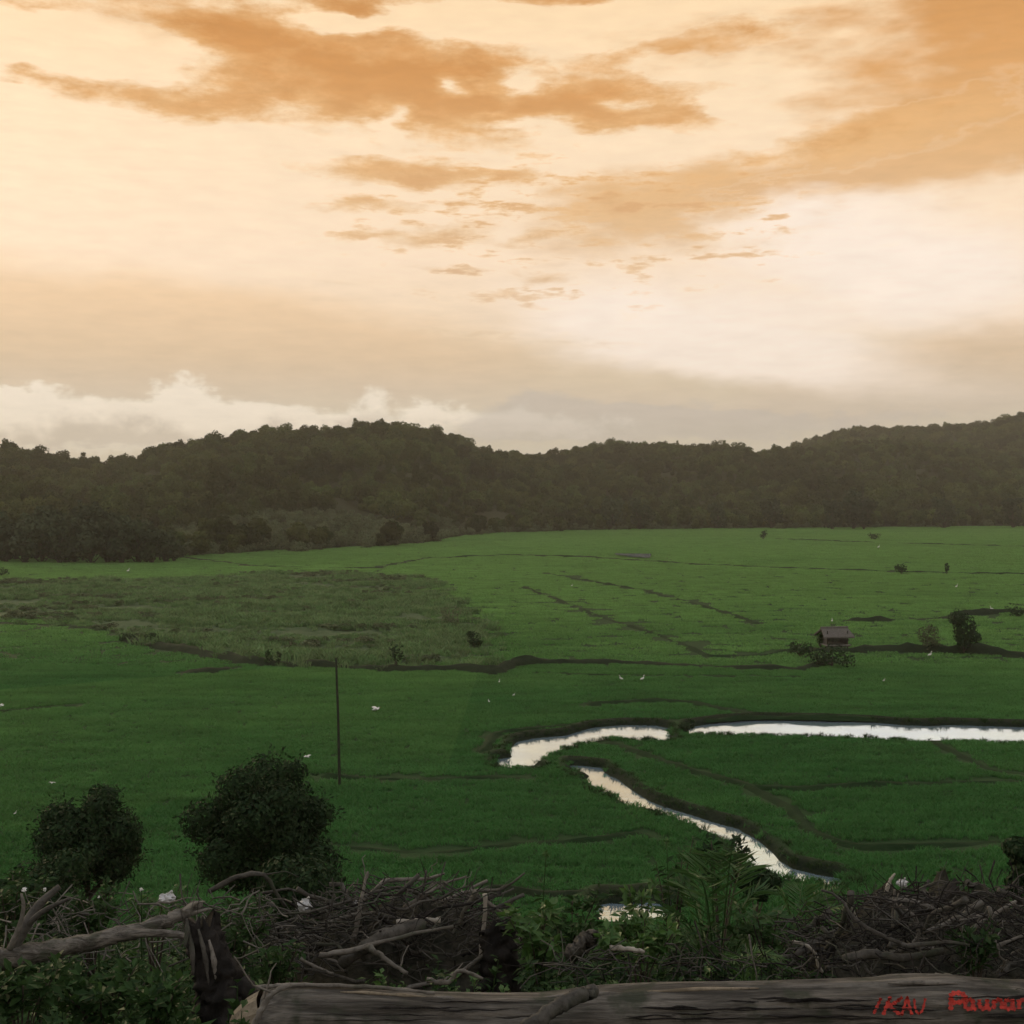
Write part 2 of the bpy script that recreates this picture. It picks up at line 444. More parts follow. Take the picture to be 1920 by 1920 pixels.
M['pale'] = bark_mat('bare_wood', (0.30, 0.28, 0.24, 1), (0.42, 0.39, 0.34, 1), (0.22, 0.20, 0.17, 1), (1, 1, 1), 12.0, 0.004)
M['char'] = bark_mat('charred_wood', (0.012, 0.011, 0.010, 1), (0.03, 0.027, 0.025, 1), (0.05, 0.045, 0.04, 1), (1, 1, 0.3), 12.0, 0.02)
M['hewn'] = bark_mat('hewn_wood', (0.20, 0.17, 0.125, 1), (0.27, 0.23, 0.17, 1), (0.15, 0.125, 0.09, 1), (1, 1, 1), 20.0, 0.004)
M['white'] = plain_mat('white_feathers', (0.72, 0.72, 0.70, 1), (0.82, 0.82, 0.80, 1), 20, 0.7)
M['beak'] = plain_mat('yellow_beak', (0.5, 0.32, 0.05, 1), (0.55, 0.36, 0.08, 1), 20, 0.5)
M['leg'] = plain_mat('dark_legs', (0.03, 0.03, 0.028, 1), (0.05, 0.05, 0.045, 1), 20, 0.6)
M['plastic'] = plain_mat('white_plastic', (0.40, 0.41, 0.42, 1), (0.58, 0.59, 0.60, 1), 9, 0.5, 0.3, 0.03)
M['thatch'] = plain_mat('grey_thatch', (0.10, 0.09, 0.08, 1), (0.16, 0.15, 0.135, 1), 9, 0.95, 0.1, 0.05)
M['plank'] = plain_mat('grey_plank', (0.18, 0.17, 0.155, 1), (0.27, 0.26, 0.24, 1), 7, 0.85, 0.1, 0.01)
M['pole'] = plain_mat('dark_pole', (0.025, 0.032, 0.022, 1), (0.045, 0.05, 0.035, 1), 4, 0.9, 0.1, 0.01)
M['red'] = plain_mat('red_paint', (0.26, 0.034, 0.028, 1), (0.55, 0.055, 0.040, 1), 40, 0.7, 0.15, 0.004)

# ================================================================== layout of the plain
def Gs(l, z=0.0): return [G(a, b, z) for a, b in l]
WL = -0.12
CAN = 0.07       # height of the rice canopy over the field
def reach(far, near):
    return [p[:2] for p in Gs(far, WL - 0.12)] + [p[:2] for p in Gs(near[::-1], CAN)]
STREAM = [
    reach([(928, 1428), (958, 1424), (952, 1412), (966, 1395), (1000, 1388), (1060, 1383), (1110, 1368), (1170, 1363), (1230, 1364), (1258, 1370)],
          [(930, 1431), (965, 1436), (1014, 1438), (1002, 1430), (1020, 1417), (1050, 1403), (1100, 1390), (1150, 1379), (1200, 1384), (1258, 1384)]),
    reach([(1288, 1367), (1294, 1366), (1304, 1365), (1360, 1357), (1420, 1353), (1540, 1355), (1650, 1359), (1690, 1363), (1740, 1365), (1780, 1363), (1920, 1367), (2150, 1374), (2500, 1386)],
          [(1290, 1372), (1296, 1373), (1312, 1374), (1400, 1376), (1500, 1377), (1600, 1379), (1660, 1382), (1720, 1386), (1760, 1384), (1840, 1388), (1920, 1391), (2150, 1398), (2500, 1408)]),
    reach([(1066, 1439), (1090, 1440), (1130, 1444), (1136, 1454), (1162, 1467), (1190, 1488), (1222, 1508), (1246, 1517)],
          [(1070, 1442), (1082, 1446), (1104, 1448), (1092, 1457), (1114, 1470), (1152, 1492), (1180, 1505), (1218, 1511), (1240, 1519)]),
    reach([(1236, 1514), (1270, 1525), (1300, 1534), (1345, 1549), (1382, 1558), (1422, 1580), (1450, 1603), (1464, 1620), (1490, 1635), (1540, 1647), (1580, 1653)],
          [(1238, 1518), (1268, 1529), (1290, 1537), (1335, 1557), (1350, 1563), (1372, 1578), (1382, 1597), (1396, 1616), (1424, 1627), (1480, 1643), (1540, 1652), (1582, 1656)]),
]
POND = [p[:2] for p in Gs([(1112, 1704), (1130, 1692), (1180, 1695), (1215, 1690), (1258, 1697), (1262, 1712), (1240, 1728), (1205, 1722), (1160, 1734), (1122, 1728)], WL)]
BUNDS = [  # (pixels along the crest, half width, height, kind)
    ([(560, 1248), (640, 1252), (740, 1259), (850, 1256), (930, 1264), (962, 1246), (1100, 1243), (1250, 1247), (1400, 1254), (1500, 1257), (1560, 1240)], 0.5, 0.45, 'earth'),
    ([(-60, 1166), (0, 1168), (110, 1172), (200, 1184), (300, 1196)], 0.5, 0.17, 'grass'),
    ([(230, 1202), (330, 1219), (400, 1232), (480, 1246), (560, 1250)], 0.6, 0.45, 'earth'),
    ([(1020, 1075), (1200, 1106), (1300, 1131), (1420, 1170)], 0.35, 0.20, 'grass'),
    ([(980, 1100), (1120, 1155), (1250, 1196), (1330, 1231), (1440, 1228), (1500, 1216)], 0.35, 0.21, 'grass'),
    ([(800, 1047), (950, 1041), (1100, 1045), (1300, 1058), (1500, 1066), (1700, 1073), (1980, 1078)], 0.8, 0.25, 'grass'),
    ([(1500, 1216), (1560, 1222), (1700, 1221), (1860, 1226), (1980, 1240)], 0.7, 0.55, 'earth'),
    ([(1590, 1166), (1740, 1161), (1860, 1150), (1980, 1145)], 0.6, 0.5, 'earth'),
    ([(1140, 1391), (1250, 1430), (1330, 1456), (1400, 1471), (1480, 1515), (1520, 1561), (1600, 1590), (1700, 1591), (1890, 1578), (2000, 1574)], 0.28, 0.15, 'grass'),
    ([(1400, 1477), (1500, 1481), (1600, 1473), (1740, 1469), (1980, 1464)], 0.26, 0.15, 'grass'),
    ([(1740, 1388), (1800, 1416), (1860, 1446), (1980, 1458)], 0.26, 0.15, 'grass'),
    ([(600, 1455), (645, 1459), (800, 1462), (900, 1458), (1000, 1460)], 0.26, 0.14, 'grass'),
    ([(620, 1586), (700, 1592), (780, 1600), (860, 1596), (960, 1582), (1080, 1578), (1160, 1570), (1195, 1559), (1220, 1572)], 0.2, 0.14, 'grass'),
    ([(1100, 1322), (1230, 1314), (1300, 1319), (1420, 1342), (1560, 1346)], 0.4, 0.16, 'grass'),
    ([(905, 1412), (925, 1378), (1060, 1360), (1180, 1352), (1290, 1354), (1420, 1345), (1700, 1350), (2000, 1358)], 0.30, 0.17, 'grass'),
    ([(340, 1264), (400, 1260), (440, 1254)], 0.6, 0.5, 'earth'),
    ([(330, 1043), (480, 1062), (700, 1066), (800, 1047)], 0.6, 0.20, 'grass'),
    ([(-60, 1338), (60, 1330), (150, 1322)], 0.3, 0.15, 'grass'),
    ([(1000, 1262), (1200, 1268), (1500, 1270)], 0.2, 0.10, 'grass'),
    ([(1450, 1010), (1650, 1018), (1960, 1026)], 0.8, 0.25, 'grass'),
    ([(900, 1674), (1000, 1677), (1100, 1677), (1290, 1677)], 0.22, 0.25, 'earth'),
]
FALLOW = [p[:2] for p in Gs([(-200, 1090), (330, 1086), (480, 1076), (640, 1074), (790, 1082), (835, 1120), (880, 1165), (905, 1200), (900, 1246), (740, 1252), (560, 1246), (470, 1238), (330, 1212), (250, 1196), (180, 1180), (100, 1168), (-200, 1158)])]
bund_w = [([p[:2] for p in Gs(l)], hw, hh, k) for l, hw, hh, k in BUNDS]

# ------------------------------------------------------------------ terrain
def slope_z(y):
    return np.interp(y, [-80, -5, 0, 3, 5, 8, 22, 37, 39.3, 41], [15.5, 12.9, 12.6, 12.2, 11.66, 10.7, 5.2, 0.45, 0.0, 0.0])
A_ = np.array([-900, -300, 0, 330, 600, 800, 900, 1100, 1500, 1920, 2300, 2900])
B_ = np.array([250, 255, 285, 305, 330, 370, 470, 520, 550, 580, 590, 600])
SK1 = np.array([(-900, 790), (-300, 800), (0, 838), (60, 850), (100, 856), (200, 868), (250, 862), (300, 848), (400, 828), (480, 808), (560, 806), (620, 808), (680, 796), (750, 799), (800, 806), (850, 818), (900, 840), (960, 854), (1040, 852), (1100, 840), (1150, 830), (1250, 834), (1310, 840), (1350, 834), (1420, 850), (1500, 844), (1600, 838), (1720, 832), (1800, 842), (1900, 858), (2100, 850), (2900, 850)])
SK2 = np.array([(1250, 905), (1400, 870), (1500, 838), (1560, 815), (1620, 808), (1700, 806), (1800, 803), (1860, 798), (1900, 784), (1980, 772), (2200, 765), (2900, 770)])
TREE_H = 6.0
def hill_par(a):
    b = np.interp(a, A_, B_)
    return b, b + 340.0
def hills(x, y):
    yy = np.maximum(y, 60.0)
    a = 960 + x / yy * F
    b, r = hill_par(a)
    c1 = (HZ - np.interp(a, SK1[:, 0], SK1[:, 1])) / F * r + H - TREE_H
    t = np.clip((y - b) / (r - b), 0, 1)
    h1 = c1 * (0.22 * t + 0.78 * t * t * (3 - 2 * t) ** 1.0)
    back = np.clip((y - r) / 500.0, 0, 1)
    h1 = h1 * (1 - 0.75 * back * back * (3 - 2 * back))
    h1 = h1 + np.where(y > b, fbm(x / 60.0, y / 60.0, 3) * 15.0 * np.sin(np.pi * t) ** 1.0, 0)
    c2 = (HZ - np.interp(a, SK2[:, 0], SK2[:, 1])) / F * 1180 + H - TREE_H
    t2 = np.clip((y - 760) / 420.0, 0, 1)
    h2 = np.where(a > 1250, c2 * t2 * t2 * (3 - 2 * t2), 0) * (1 - 0.5 * np.clip((y - 1180) / 900, 0, 1))
    return np.maximum(np.maximum(h1, h2), 0)
def stream_sd(x, y):
    d = np.full(np.shape(x), 1e9)
    for s_ in STREAM: d = np.minimum(d, poly_sd(x, y, s_))
    return np.minimum(d, poly_sd(x, y, POND))
def ground_z(x, y, detail=True):
    x = np.asarray(x, float); y = np.asarray(y, float)
    s_ = slope_z(y)
    w = np.clip((41.0 - y) / 6.0, 0, 1)
    z = s_ + w * fbm(x / 2.3, y / 2.3, 4) * np.interp(y, [0, 5, 9, 38], [0.15, 0.16, 0.28, 0.5])
    z = np.where(y > 200, hills(x, y), z)
    z = z + np.where((y >= 41) & (y < 280), fbm(x / 6.0, y / 6.0, 2) * 0.05, 0)
    return z
def gz(x, y): return float(ground_z(np.array([x]), np.array([y]))[0])

def steps(*segs):
    out = [segs[0][0]]
    for a, b, s_ in segs:
        n = max(1, int(round((b - a) / s_)))
        out += list(a + (b - a) * (np.arange(1, n + 1) / n))
    return np.array(out)
ys = steps((-60, 3, 2.5), (3, 38, 0.3), (38, 84, 0.25), (84, 135, 0.5), (135, 330, 1.6), (330, 800, 6), (800, 1500, 22), (1500, 2600, 275))
xh = steps((0, 34, 0.28), (34, 75, 0.9), (75, 150, 2.5), (150, 420, 9), (420, 2000, 200))
xs = np.concatenate([-xh[:0:-1], xh])
X, Y = np.meshgrid(xs, ys)
Z = ground_z(X, Y)
near = (Y > 38) & (Y < 90) & (np.abs(X) < 60)
SDs = np.full(X.shape, 99.0)
SDs[near] = stream_sd(X[near], Y[near])
carve = np.interp(SDs, [-0.7, -0.25, 0.05], [-0.6, -0.3, 0.0])
Z = Z + np.where(near, carve, 0)
fal = np.zeros(X.shape); fm = (Y > 90) & (Y < 260)
fal[fm] = np.clip(0.5 - poly_sd(X[fm], Y[fm], FALLOW) / 3.0, 0, 1)
SDf = np.full(X.shape, 99.0); SDf[near] = stream_sd(X[near], Y[near] - 0.9)     # the bank on the far side is bare earth
mud = np.maximum(np.clip(1.0 - (SDs - 0.1) / 0.5, 0, 1), np.clip(1.0 - (SDf - 0.1) / 0.3, 0, 1))
a_pix = 960 + X / np.maximum(Y, 60) * F
bb, rr = hill_par(a_pix)
frs = np.clip((Y - bb + 4) / 8.0, 0, 1) * (Y > 200)
slp = np.clip((40.5 - Y) / 2.0, 0, 1)
Z = Z + fal * fbm(X / 1.6, Y / 1.6, 3) * 0.5
ny, nx = X.shape
idx = np.arange(nx * ny).reshape(ny, nx)
Z = Z + np.where(near, 0.20 * np.clip(1.0 - np.abs(SDf - 0.0) / 0.75, 0, 1) ** 0.6 * np.clip((SDs - 0.02) / 0.25, 0, 1) * (SDf < 0.75), 0)
faces = np.stack([idx[:-1, :-1].ravel(), idx[:-1, 1:].ravel(), idx[1:, 1:].ravel(), idx[1:, :-1].ravel()], 1)

gm, T = new_mat('ground_soil')
at = T.add('ShaderNodeAttribute'); at.attribute_name = 'cover'
sp = T.add('ShaderNodeSeparateColor'); T.l.new(at.outputs['Color'], sp.inputs[0])
pos = T.add('ShaderNodeNewGeometry').outputs['Position']
n1 = T.noise(pos, 0.045, 5.0, 0.6); n2 = T.noise(pos, 1.3, 6.0, 0.65); n3 = T.noise(pos, 6.0, 5.0, 0.6)
n4 = T.noise(T.vmul(pos, (0.35, 1, 1)), 0.35, 4.0, 0.6)
c = T.mix(T.mr(n1, 0.35, 0.65), (0.022, 0.055, 0.018, 1), (0.032, 0.068, 0.022, 1))
c = T.mix(T.mr(n4, 0.35, 0.7, 0.0, 0.5), c, (0.018, 0.046, 0.015, 1))
fc = T.mix(T.mr(n2, 0.3, 0.7), (0.058, 0.095, 0.042, 1), (0.080, 0.115, 0.056, 1))
c = T.mix(sp.outputs[0], c, fc)
mc = T.mix(T.mr(n3, 0.3, 0.7), (0.007, 0.014, 0.007, 1), (0.013, 0.023, 0.011, 1))
c = T.mix(sp.outputs[1], c, mc)
slc = T.mix(T.mr(n2, 0.35, 0.65), (0.030, 0.030, 0.020, 1), (0.055, 0.050, 0.036, 1))
slc = T.mix(T.mr(n3, 0.5, 0.7), slc, (0.03, 0.055, 0.02, 1))
c = T.mix(sp.outputs[2], c, slc)
fo = T.mix(T.mr(n2, 0.3, 0.7), (0.030, 0.034, 0.016, 1), (0.045, 0.048, 0.022, 1))
c = T.mix(at.outputs['Alpha'], c, fo)
finish(T, principled(T, c, 0.9, 0.1, T.m('ADD', n2, T.m('MULTIPLY', n3, 0.5)), 0.12))
ground = obj('ground', mesh_np('ground', np.stack([X.ravel(), Y.ravel(), Z.ravel()], 1), faces, gm, True), kind='structure')
ground['label'] = 'flat green paddy plain with wooded hills behind and a weedy slope in front'
ca_ = ground.data.color_attributes.new('cover', 'FLOAT_COLOR', 'POINT')
ca_.data.foreach_set('color', np.stack([fal, mud, slp, frs], -1).reshape(-1).astype(np.float32))

# ------------------------------------------------------------------ water
wm, T = new_mat('still_water')
pos = T.add('ShaderNodeNewGeometry').outputs['Position']
wn = T.noise(T.vmul(pos, (1, 1, 1)), 2.2, 3.0, 0.5)
wv = T.noise(pos, 0.35, 3.0, 0.5)
finish(T, principled(T, T.mix(T.mr(wv, 0.35, 0.7), (0.58, 0.80, 0.98, 1), (0.66, 0.88, 1.0, 1)), 0.07, 0.5, wn, 0.006, 0.82))
def water(name, poly, z, label, grow=0.35):
    poly = np.asarray(poly)
    ctr = poly.mean(0)
    v = [(p[0], p[1], z) for p in poly]
    import bmesh
    bm = bmesh.new()
    vs = [bm.verts.new(p) for p in v]
    fc_ = bm.faces.new(vs)
    if fc_.normal.z < 0: fc_.normal_flip()
    bmesh.ops.triangulate(bm, faces=[fc_])
    bm.normal_update()
    for f_ in bm.faces:
        if f_.normal.z < 0: f_.normal_flip()
    me = bpy.data.meshes.new(name); bm.to_mesh(me); bm.free()
    me.materials.append(wm)
    o = obj(name, me, kind='structure')
    o['label'] = label
    return o
sx0, sx1, sy0, sy1 = -8.0, 60.0, 42.0, 86.0
def box_sheet(name, x0, x1, y0, y1, z, label):
    me = mesh_np(name, [(x0, y0, z), (x1, y0, z), (x1, y1, z), (x0, y1, z)], [(0, 1, 2, 3)], wm)
    o = obj(name, me, kind='structure'); o['label'] = label
    return o
# one level sheet under the paddies: it shows only where the channel is cut below it
box_sheet('stream', sx0, sx1, 43.6, 86.0, WL, 'pale winding stream reflecting the sky between the paddies')
pp = np.array(POND)
box_sheet('pond', pp[:, 0].min() - 0.4, pp[:, 0].max() + 0.4, pp[:, 1].min() - 0.4, 43.2, WL, 'small pale pool at the foot of the slope behind the shrubs')

# ------------------------------------------------------------------ field banks
bm_, T = new_mat('bank_earth')
pos = T.add('ShaderNodeNewGeometry').outputs['Position']
k1 = T.noise(pos, 1.6, 6.0, 0.65); k2 = T.noise(pos, 7.0, 4.0, 0.6)
c = T.mix(T.mr(k1, 0.35, 0.65), (0.014, 0.024, 0.012, 1), (0.024, 0.036, 0.017, 1))
finish(T, principled(T, T.mix(T.mr(k2, 0.5, 0.75, 0, 0.6), c, (0.03, 0.036, 0.02, 1)), 0.95, 0.1, k2, 0.05))
bg_, T = new_mat('bank_grass')
pos = T.add('ShaderNodeNewGeometry').outputs['Position']
k1 = T.noise(pos, 0.9, 6.0, 0.65); k2 = T.noise(pos, 7.0, 4.0, 0.6)
finish(T, principled(T, T.mix(T.mr(k1, 0.35, 0.65), (0.010, 0.028, 0.009, 1), (0.016, 0.038, 0.012, 1)), 0.95, 0.1, k2, 0.05))
def resample(pts, step):
    pts = np.asarray(pts, float); out = [pts[0]]
    for a, b in zip(pts[:-1], pts[1:]):
        n = max(1, int(np.hypot(*(b - a)[:2]) / step))
        for k in range(1, n + 1): out.append(a + (b - a) * k / n)
    return np.array(out)
def bank(pts, hw, hh, mat):
    c_ = resample(pts, max(0.4, hw))
    if len(c_) > 4:      # round the corners
        for _ in range(3): c_[1:-1] = (c_[:-2] + 2 * c_[1:-1] + c_[2:]) / 4
    d = np.gradient(c_, axis=0); d /= np.linalg.norm(d, axis=1)[:, None] + 1e-9
    n_ = np.stack([-d[:, 1], d[:, 0]], 1)
    prof = [(-1.5, -0.08), (-0.9, 0.45), (-0.35, 0.95), (0.35, 1.0), (0.9, 0.45), (1.5, -0.08)]
    v = []
    for k, (o_, h_) in enumerate(prof):
        wob_ = fbm(c_[:, 0] * 0.9 + k * 3.1, c_[:, 1] * 0.9, 3)
        q = c_ + n_ * (o_ * hw * (1 + 0.5 * wob_))[:, None]
        lo_ = np.clip(0.85 + 1.5 * fbm(c_[:, 0] / 5.0 + 4, c_[:, 1] / 5.0, 3), 0.15, 1.3)
        zz = ground_z(q[:, 0], q[:, 1]) + h_ * hh * lo_ * (1 + 0.7 * fbm(c_[:, 0] * 0.7, c_[:, 1] * 0.7 + k, 3)) * (1 if h_ > 0 else 1) - 0.02
        e = np.ones(len(c_)); e[0] = e[-1] = 0.1
        v.append(np.stack([q[:, 0], q[:, 1], np.where(h_ > 0, zz * e + (1 - e) * -0.05, zz)], 1))
    v = np.stack(v, 1); n, k = v.shape[:2]
    ii = np.arange(n * k).reshape(n, k)
    f = np.stack([ii[:-1, :-1].ravel(), ii[:-1, 1:].ravel(), ii[1:, 1:].ravel(), ii[1:, :-1].ravel()], 1)[:, ::-1]
    return mesh_np('field_bank', v.reshape(-1, 3), f, mat, True)
for pts, hw, hh, k in bund_w:
    o = obj('field_bank', bank(pts, hw, hh, bm_ if k == 'earth' else bg_), kind='structure')

# ================================================================== plants: shared builders
def leaf_cards(pos, size, nrm=None, seed=0, aspect=0.5, fold=0.25, dirs=None):
    """one folded two-triangle leaf (4 verts, 2 tris) for every position"""
    r = np.random.default_rng(seed)
    n = len(pos)
    d = r.normal(size=(n, 3)) if dirs is None else dirs + r.normal(size=(n, 3)) * 0.35
    d /= np.linalg.norm(d, axis=1)[:, None] + 1e-9
    u = r.normal(size=(n, 3)) + (0 if nrm is None else nrm * 1.5)
    w = np.cross(d, u); w /= np.linalg.norm(w, axis=1)[:, None] + 1e-9
    up = np.cross(w, d)
    s_ = (np.asarray(size) * np.ones(n) * r.uniform(0.7, 1.3, n))[:, None]
    b = pos - d * s_ * 0.5; t = pos + d * s_ * 0.5
    l = pos + w * s_ * aspect * 0.5 + up * s_ * fold * 0.3
    q = pos - w * s_ * aspect * 0.5 + up * s_ * fold * 0.3
    v = np.stack([b, l, t, q], 1).reshape(-1, 3)
    k = np.arange(n)[:, None] * 4
    f = np.concatenate([k + np.array([[0, 2, 1]]), k + np.array([[0, 3, 2]])], 0)
    return v, f
def join(parts):
    vs, fs, o = [], [], 0
    for v, f in parts:
        vs.append(np.asarray(v, float)); fs.append(np.asarray(f) + o); o += len(v)
    return np.concatenate(vs), np.concatenate(fs)
def tube(pts, rad, sides=8, rough=0.0, seed=0, cap=True):
    """tapered tube along a line, triangles"""
    pts = np.asarray(pts, float); n = len(pts)
    rad = np.interp(np.linspace(0, 1, n), np.linspace(0, 1, len(rad)), rad) if hasattr(rad, '__len__') else np.full(n, rad)
    d = np.gradient(pts, axis=0); d /= np.linalg.norm(d, axis=1)[:, None] + 1e-9
    ref = np.array([0.13, 0.31, 1.0]) if abs(d[:, 2]).mean() < 0.75 else np.array([1.0, 0.2, 0.1])
    a = np.cross(d, ref); a /= np.linalg.norm(a, axis=1)[:, None] + 1e-9
    b = np.cross(d, a)
    th = np.linspace(0, 2 * np.pi, sides, endpoint=False)
    r = np.random.default_rng(seed)
    ring = rad[:, None] * np.ones(sides)
    if rough:
        lo = r.normal(size=(n, sides)); lo = (lo + np.roll(lo, 1, 0) + np.roll(lo, 1, 1)) / 1.7
        ring = ring * (1 + rough * lo)
    v = pts[:, None, :] + ring[:, :, None] * (np.cos(th)[None, :, None] * a[:, None, :] + np.sin(th)[None, :, None] * b[:, None, :])
    ii = np.arange(n * sides).reshape(n, sides); jj = np.roll(ii, -1, 1)
    f = np.concatenate([np.stack([ii[:-1].ravel(), jj[:-1].ravel(), jj[1:].ravel()], 1), np.stack([ii[:-1].ravel(), jj[1:].ravel(), ii[1:].ravel()], 1)])
    v = v.reshape(-1, 3)
    if cap:
        v = np.concatenate([v, pts[:1], pts[-1:]])
        c0, c1 = len(v) - 2, len(v) - 1
        f = np.concatenate([f, np.stack([jj[0], ii[0], np.full(sides, c0)], 1), np.stack([ii[-1], jj[-1], np.full(sides, c1)], 1)])
    return v, f[:, ::-1]
def wiggle(a, b, n, amp, r):
    a = np.asarray(a, float); b = np.asarray(b, float)
    t = np.linspace(0, 1, n)[:, None]
    L = np.linalg.norm(b - a)
    w = np.cumsum(r.normal(size=(n, 3)), 0); w -= w[0] + (w[-1] - w[0]) * t
    return a + (b - a) * t + w * amp * L / math.sqrt(n)
def smooth_line(pts, n):
    pts = np.asarray(pts, float)
    if len(pts) < 3: 
        t = np.linspace(0, 1, n)[:, None]; return pts[0] + (pts[-1] - pts[0]) * t
    p = np.concatenate([[2 * pts[0] - pts[1]], pts, [2 * pts[-1] - pts[-2]]])
    out = []
    for u in np.linspace(0, len(pts) - 1 - 1e-6, n):
        k = int(u); t = u - k
        a, b, c_, d = p[k], p[k + 1], p[k + 2], p[k + 3]
        out.append(0.5 * (2 * b + (c_ - a) * t + (2 * a - 5 * b + 4 * c_ - d) * t * t + (3 * b - a - 3 * c_ + d) * t ** 3))
    return np.array(out)
def crown_points(n, lobes, r, shell=0.72):
    """points through the outer part of several uneven lobes (centre, radii)"""
    lob = np.array(lobes, float)
    w = (lob[:, 3] * lob[:, 4] * lob[:, 5]) ** 0.66; w /= w.sum()
    k = r.choice(len(lob), n, p=w)
    d = r.normal(size=(n, 3)); d /= np.linalg.norm(d, axis=1)[:, None]
    rad = shell + (1 - shell) * r.random(n) ** 0.6
    rad *= 1 + 0.16 * np.sin(d[:, 0] * 7 + k) * np.cos(d[:, 1] * 6 + 2 * k + d[:, 2] * 5)
    return lob[k, :3] + d * lob[k, 3:] * rad[:, None], d
def crown(n, lobes, leaf, seed, aspect=0.7, shell=0.6):
    r = np.random.default_rng(seed)
    p, d = crown_points(n, lobes, r, shell)
    tg = np.cross(d, r.normal(size=d.shape)); tg /= np.linalg.norm(tg, axis=1)[:, None] + 1e-9
    return leaf_cards(p, leaf, d * 2.0, seed + 1, aspect, dirs=tg)
def lobes_for(w, h, n, seed, z0=0.35, flat=1.0):
    """lobes of a crown w wide, h tall (tree height h, crown from z0*h up)"""
    r = np.random.default_rng(seed)
    out = [(0, 0, h * (z0 + (1 - z0) * 0.5), w * 0.34, w * 0.34, h * (1 - z0) * 0.42)]
    for k in range(n):
        a = r.uniform(0, 2 * np.pi); q = r.uniform(0.2, 0.34) * w
        zz = h * (z0 + (1 - z0) * r.uniform(0.18, 0.88))
        s_ = r.uniform(0.14, 0.24) * w
        fall = 1 - 0.45 * abs((zz / h - z0) / (1 - z0) - 0.45)
        out.append((math.cos(a) * q * fall, math.sin(a) * q * fall, zz, s_, s_, s_ * r.uniform(0.7, 1.0) * flat))
    return out
def tree_meshes(tag, w, h, nleaf, leaf, seed, mleaf, mtrunk, nl=7, z0=0.35, tr=None, aspect=0.7):
    lob = lobes_for(w, h, nl, seed, z0)
    cv, cf_ = crown(nleaf, lob, leaf, seed, aspect)
    r = np.random.default_rng(seed + 9)
    tr = tr or h * 0.03
    parts = [tube(wiggle((0, 0, -0.3), (r.normal() * 0.05 * w, r.normal() * 0.05 * w, h * (z0 + (1 - z0) * 0.6)), 7, 0.05, r), [tr, tr * 0.35], 7)]
    for l in lob[1:]:
        s0 = (0, 0, h * z0 * r.uniform(0.6, 1.1))
        parts.append(tube(wiggle(s0, l[:3], 5, 0.1, r), [tr * 0.5, tr * 0.15], 5))
    tv, tf = join(parts)
    return mesh_np(tag + '_trunk', tv, tf, mtrunk, True), mesh_np(tag + '_crown', cv, cf_, mleaf)
def grass_patch(nb, half, hgt, width, seed, lean=0.35):
    """upright blades on a square patch; each blade two quads bent over"""
    r = np.random.default_rng(seed)
    x = r.uniform(-half, half, nb); y = r.uniform(-half, half, nb)
    a = r.uniform(0, 2 * np.pi, nb); h_ = hgt * r.uniform(0.7, 1.15, nb)
    ln = lean * r.uniform(0.3, 1.3, nb) * h_; la = r.uniform(0, 2 * np.pi, nb)
    wx, wy = np.cos(a) * width * 0.5, np.sin(a) * width * 0.5
    o = np.zeros(nb)
    def row(k, t, ws):
        return np.stack([np.stack([x + np.cos(la) * ln * t * t + wx * ws, y + np.sin(la) * ln * t * t + wy * ws, h_ * t * (1 - 0.12 * t)], 1),
                         np.stack([x + np.cos(la) * ln * t * t - wx * ws, y + np.sin(la) * ln * t * t - wy * ws, h_ * t * (1 - 0.12 * t)], 1)], 1)
    v = np.concatenate([row(0, 0, 0.6), row(1, 0.55, 1.0), row(2, 1.0, 0.15)], 1).reshape(-1, 3)
    k = np.arange(nb)[:, None] * 6
    f = np.concatenate([k + np.array([[0, 1, 3, 2]]), k + np.array([[2, 3, 5, 4]])])
    return v, f

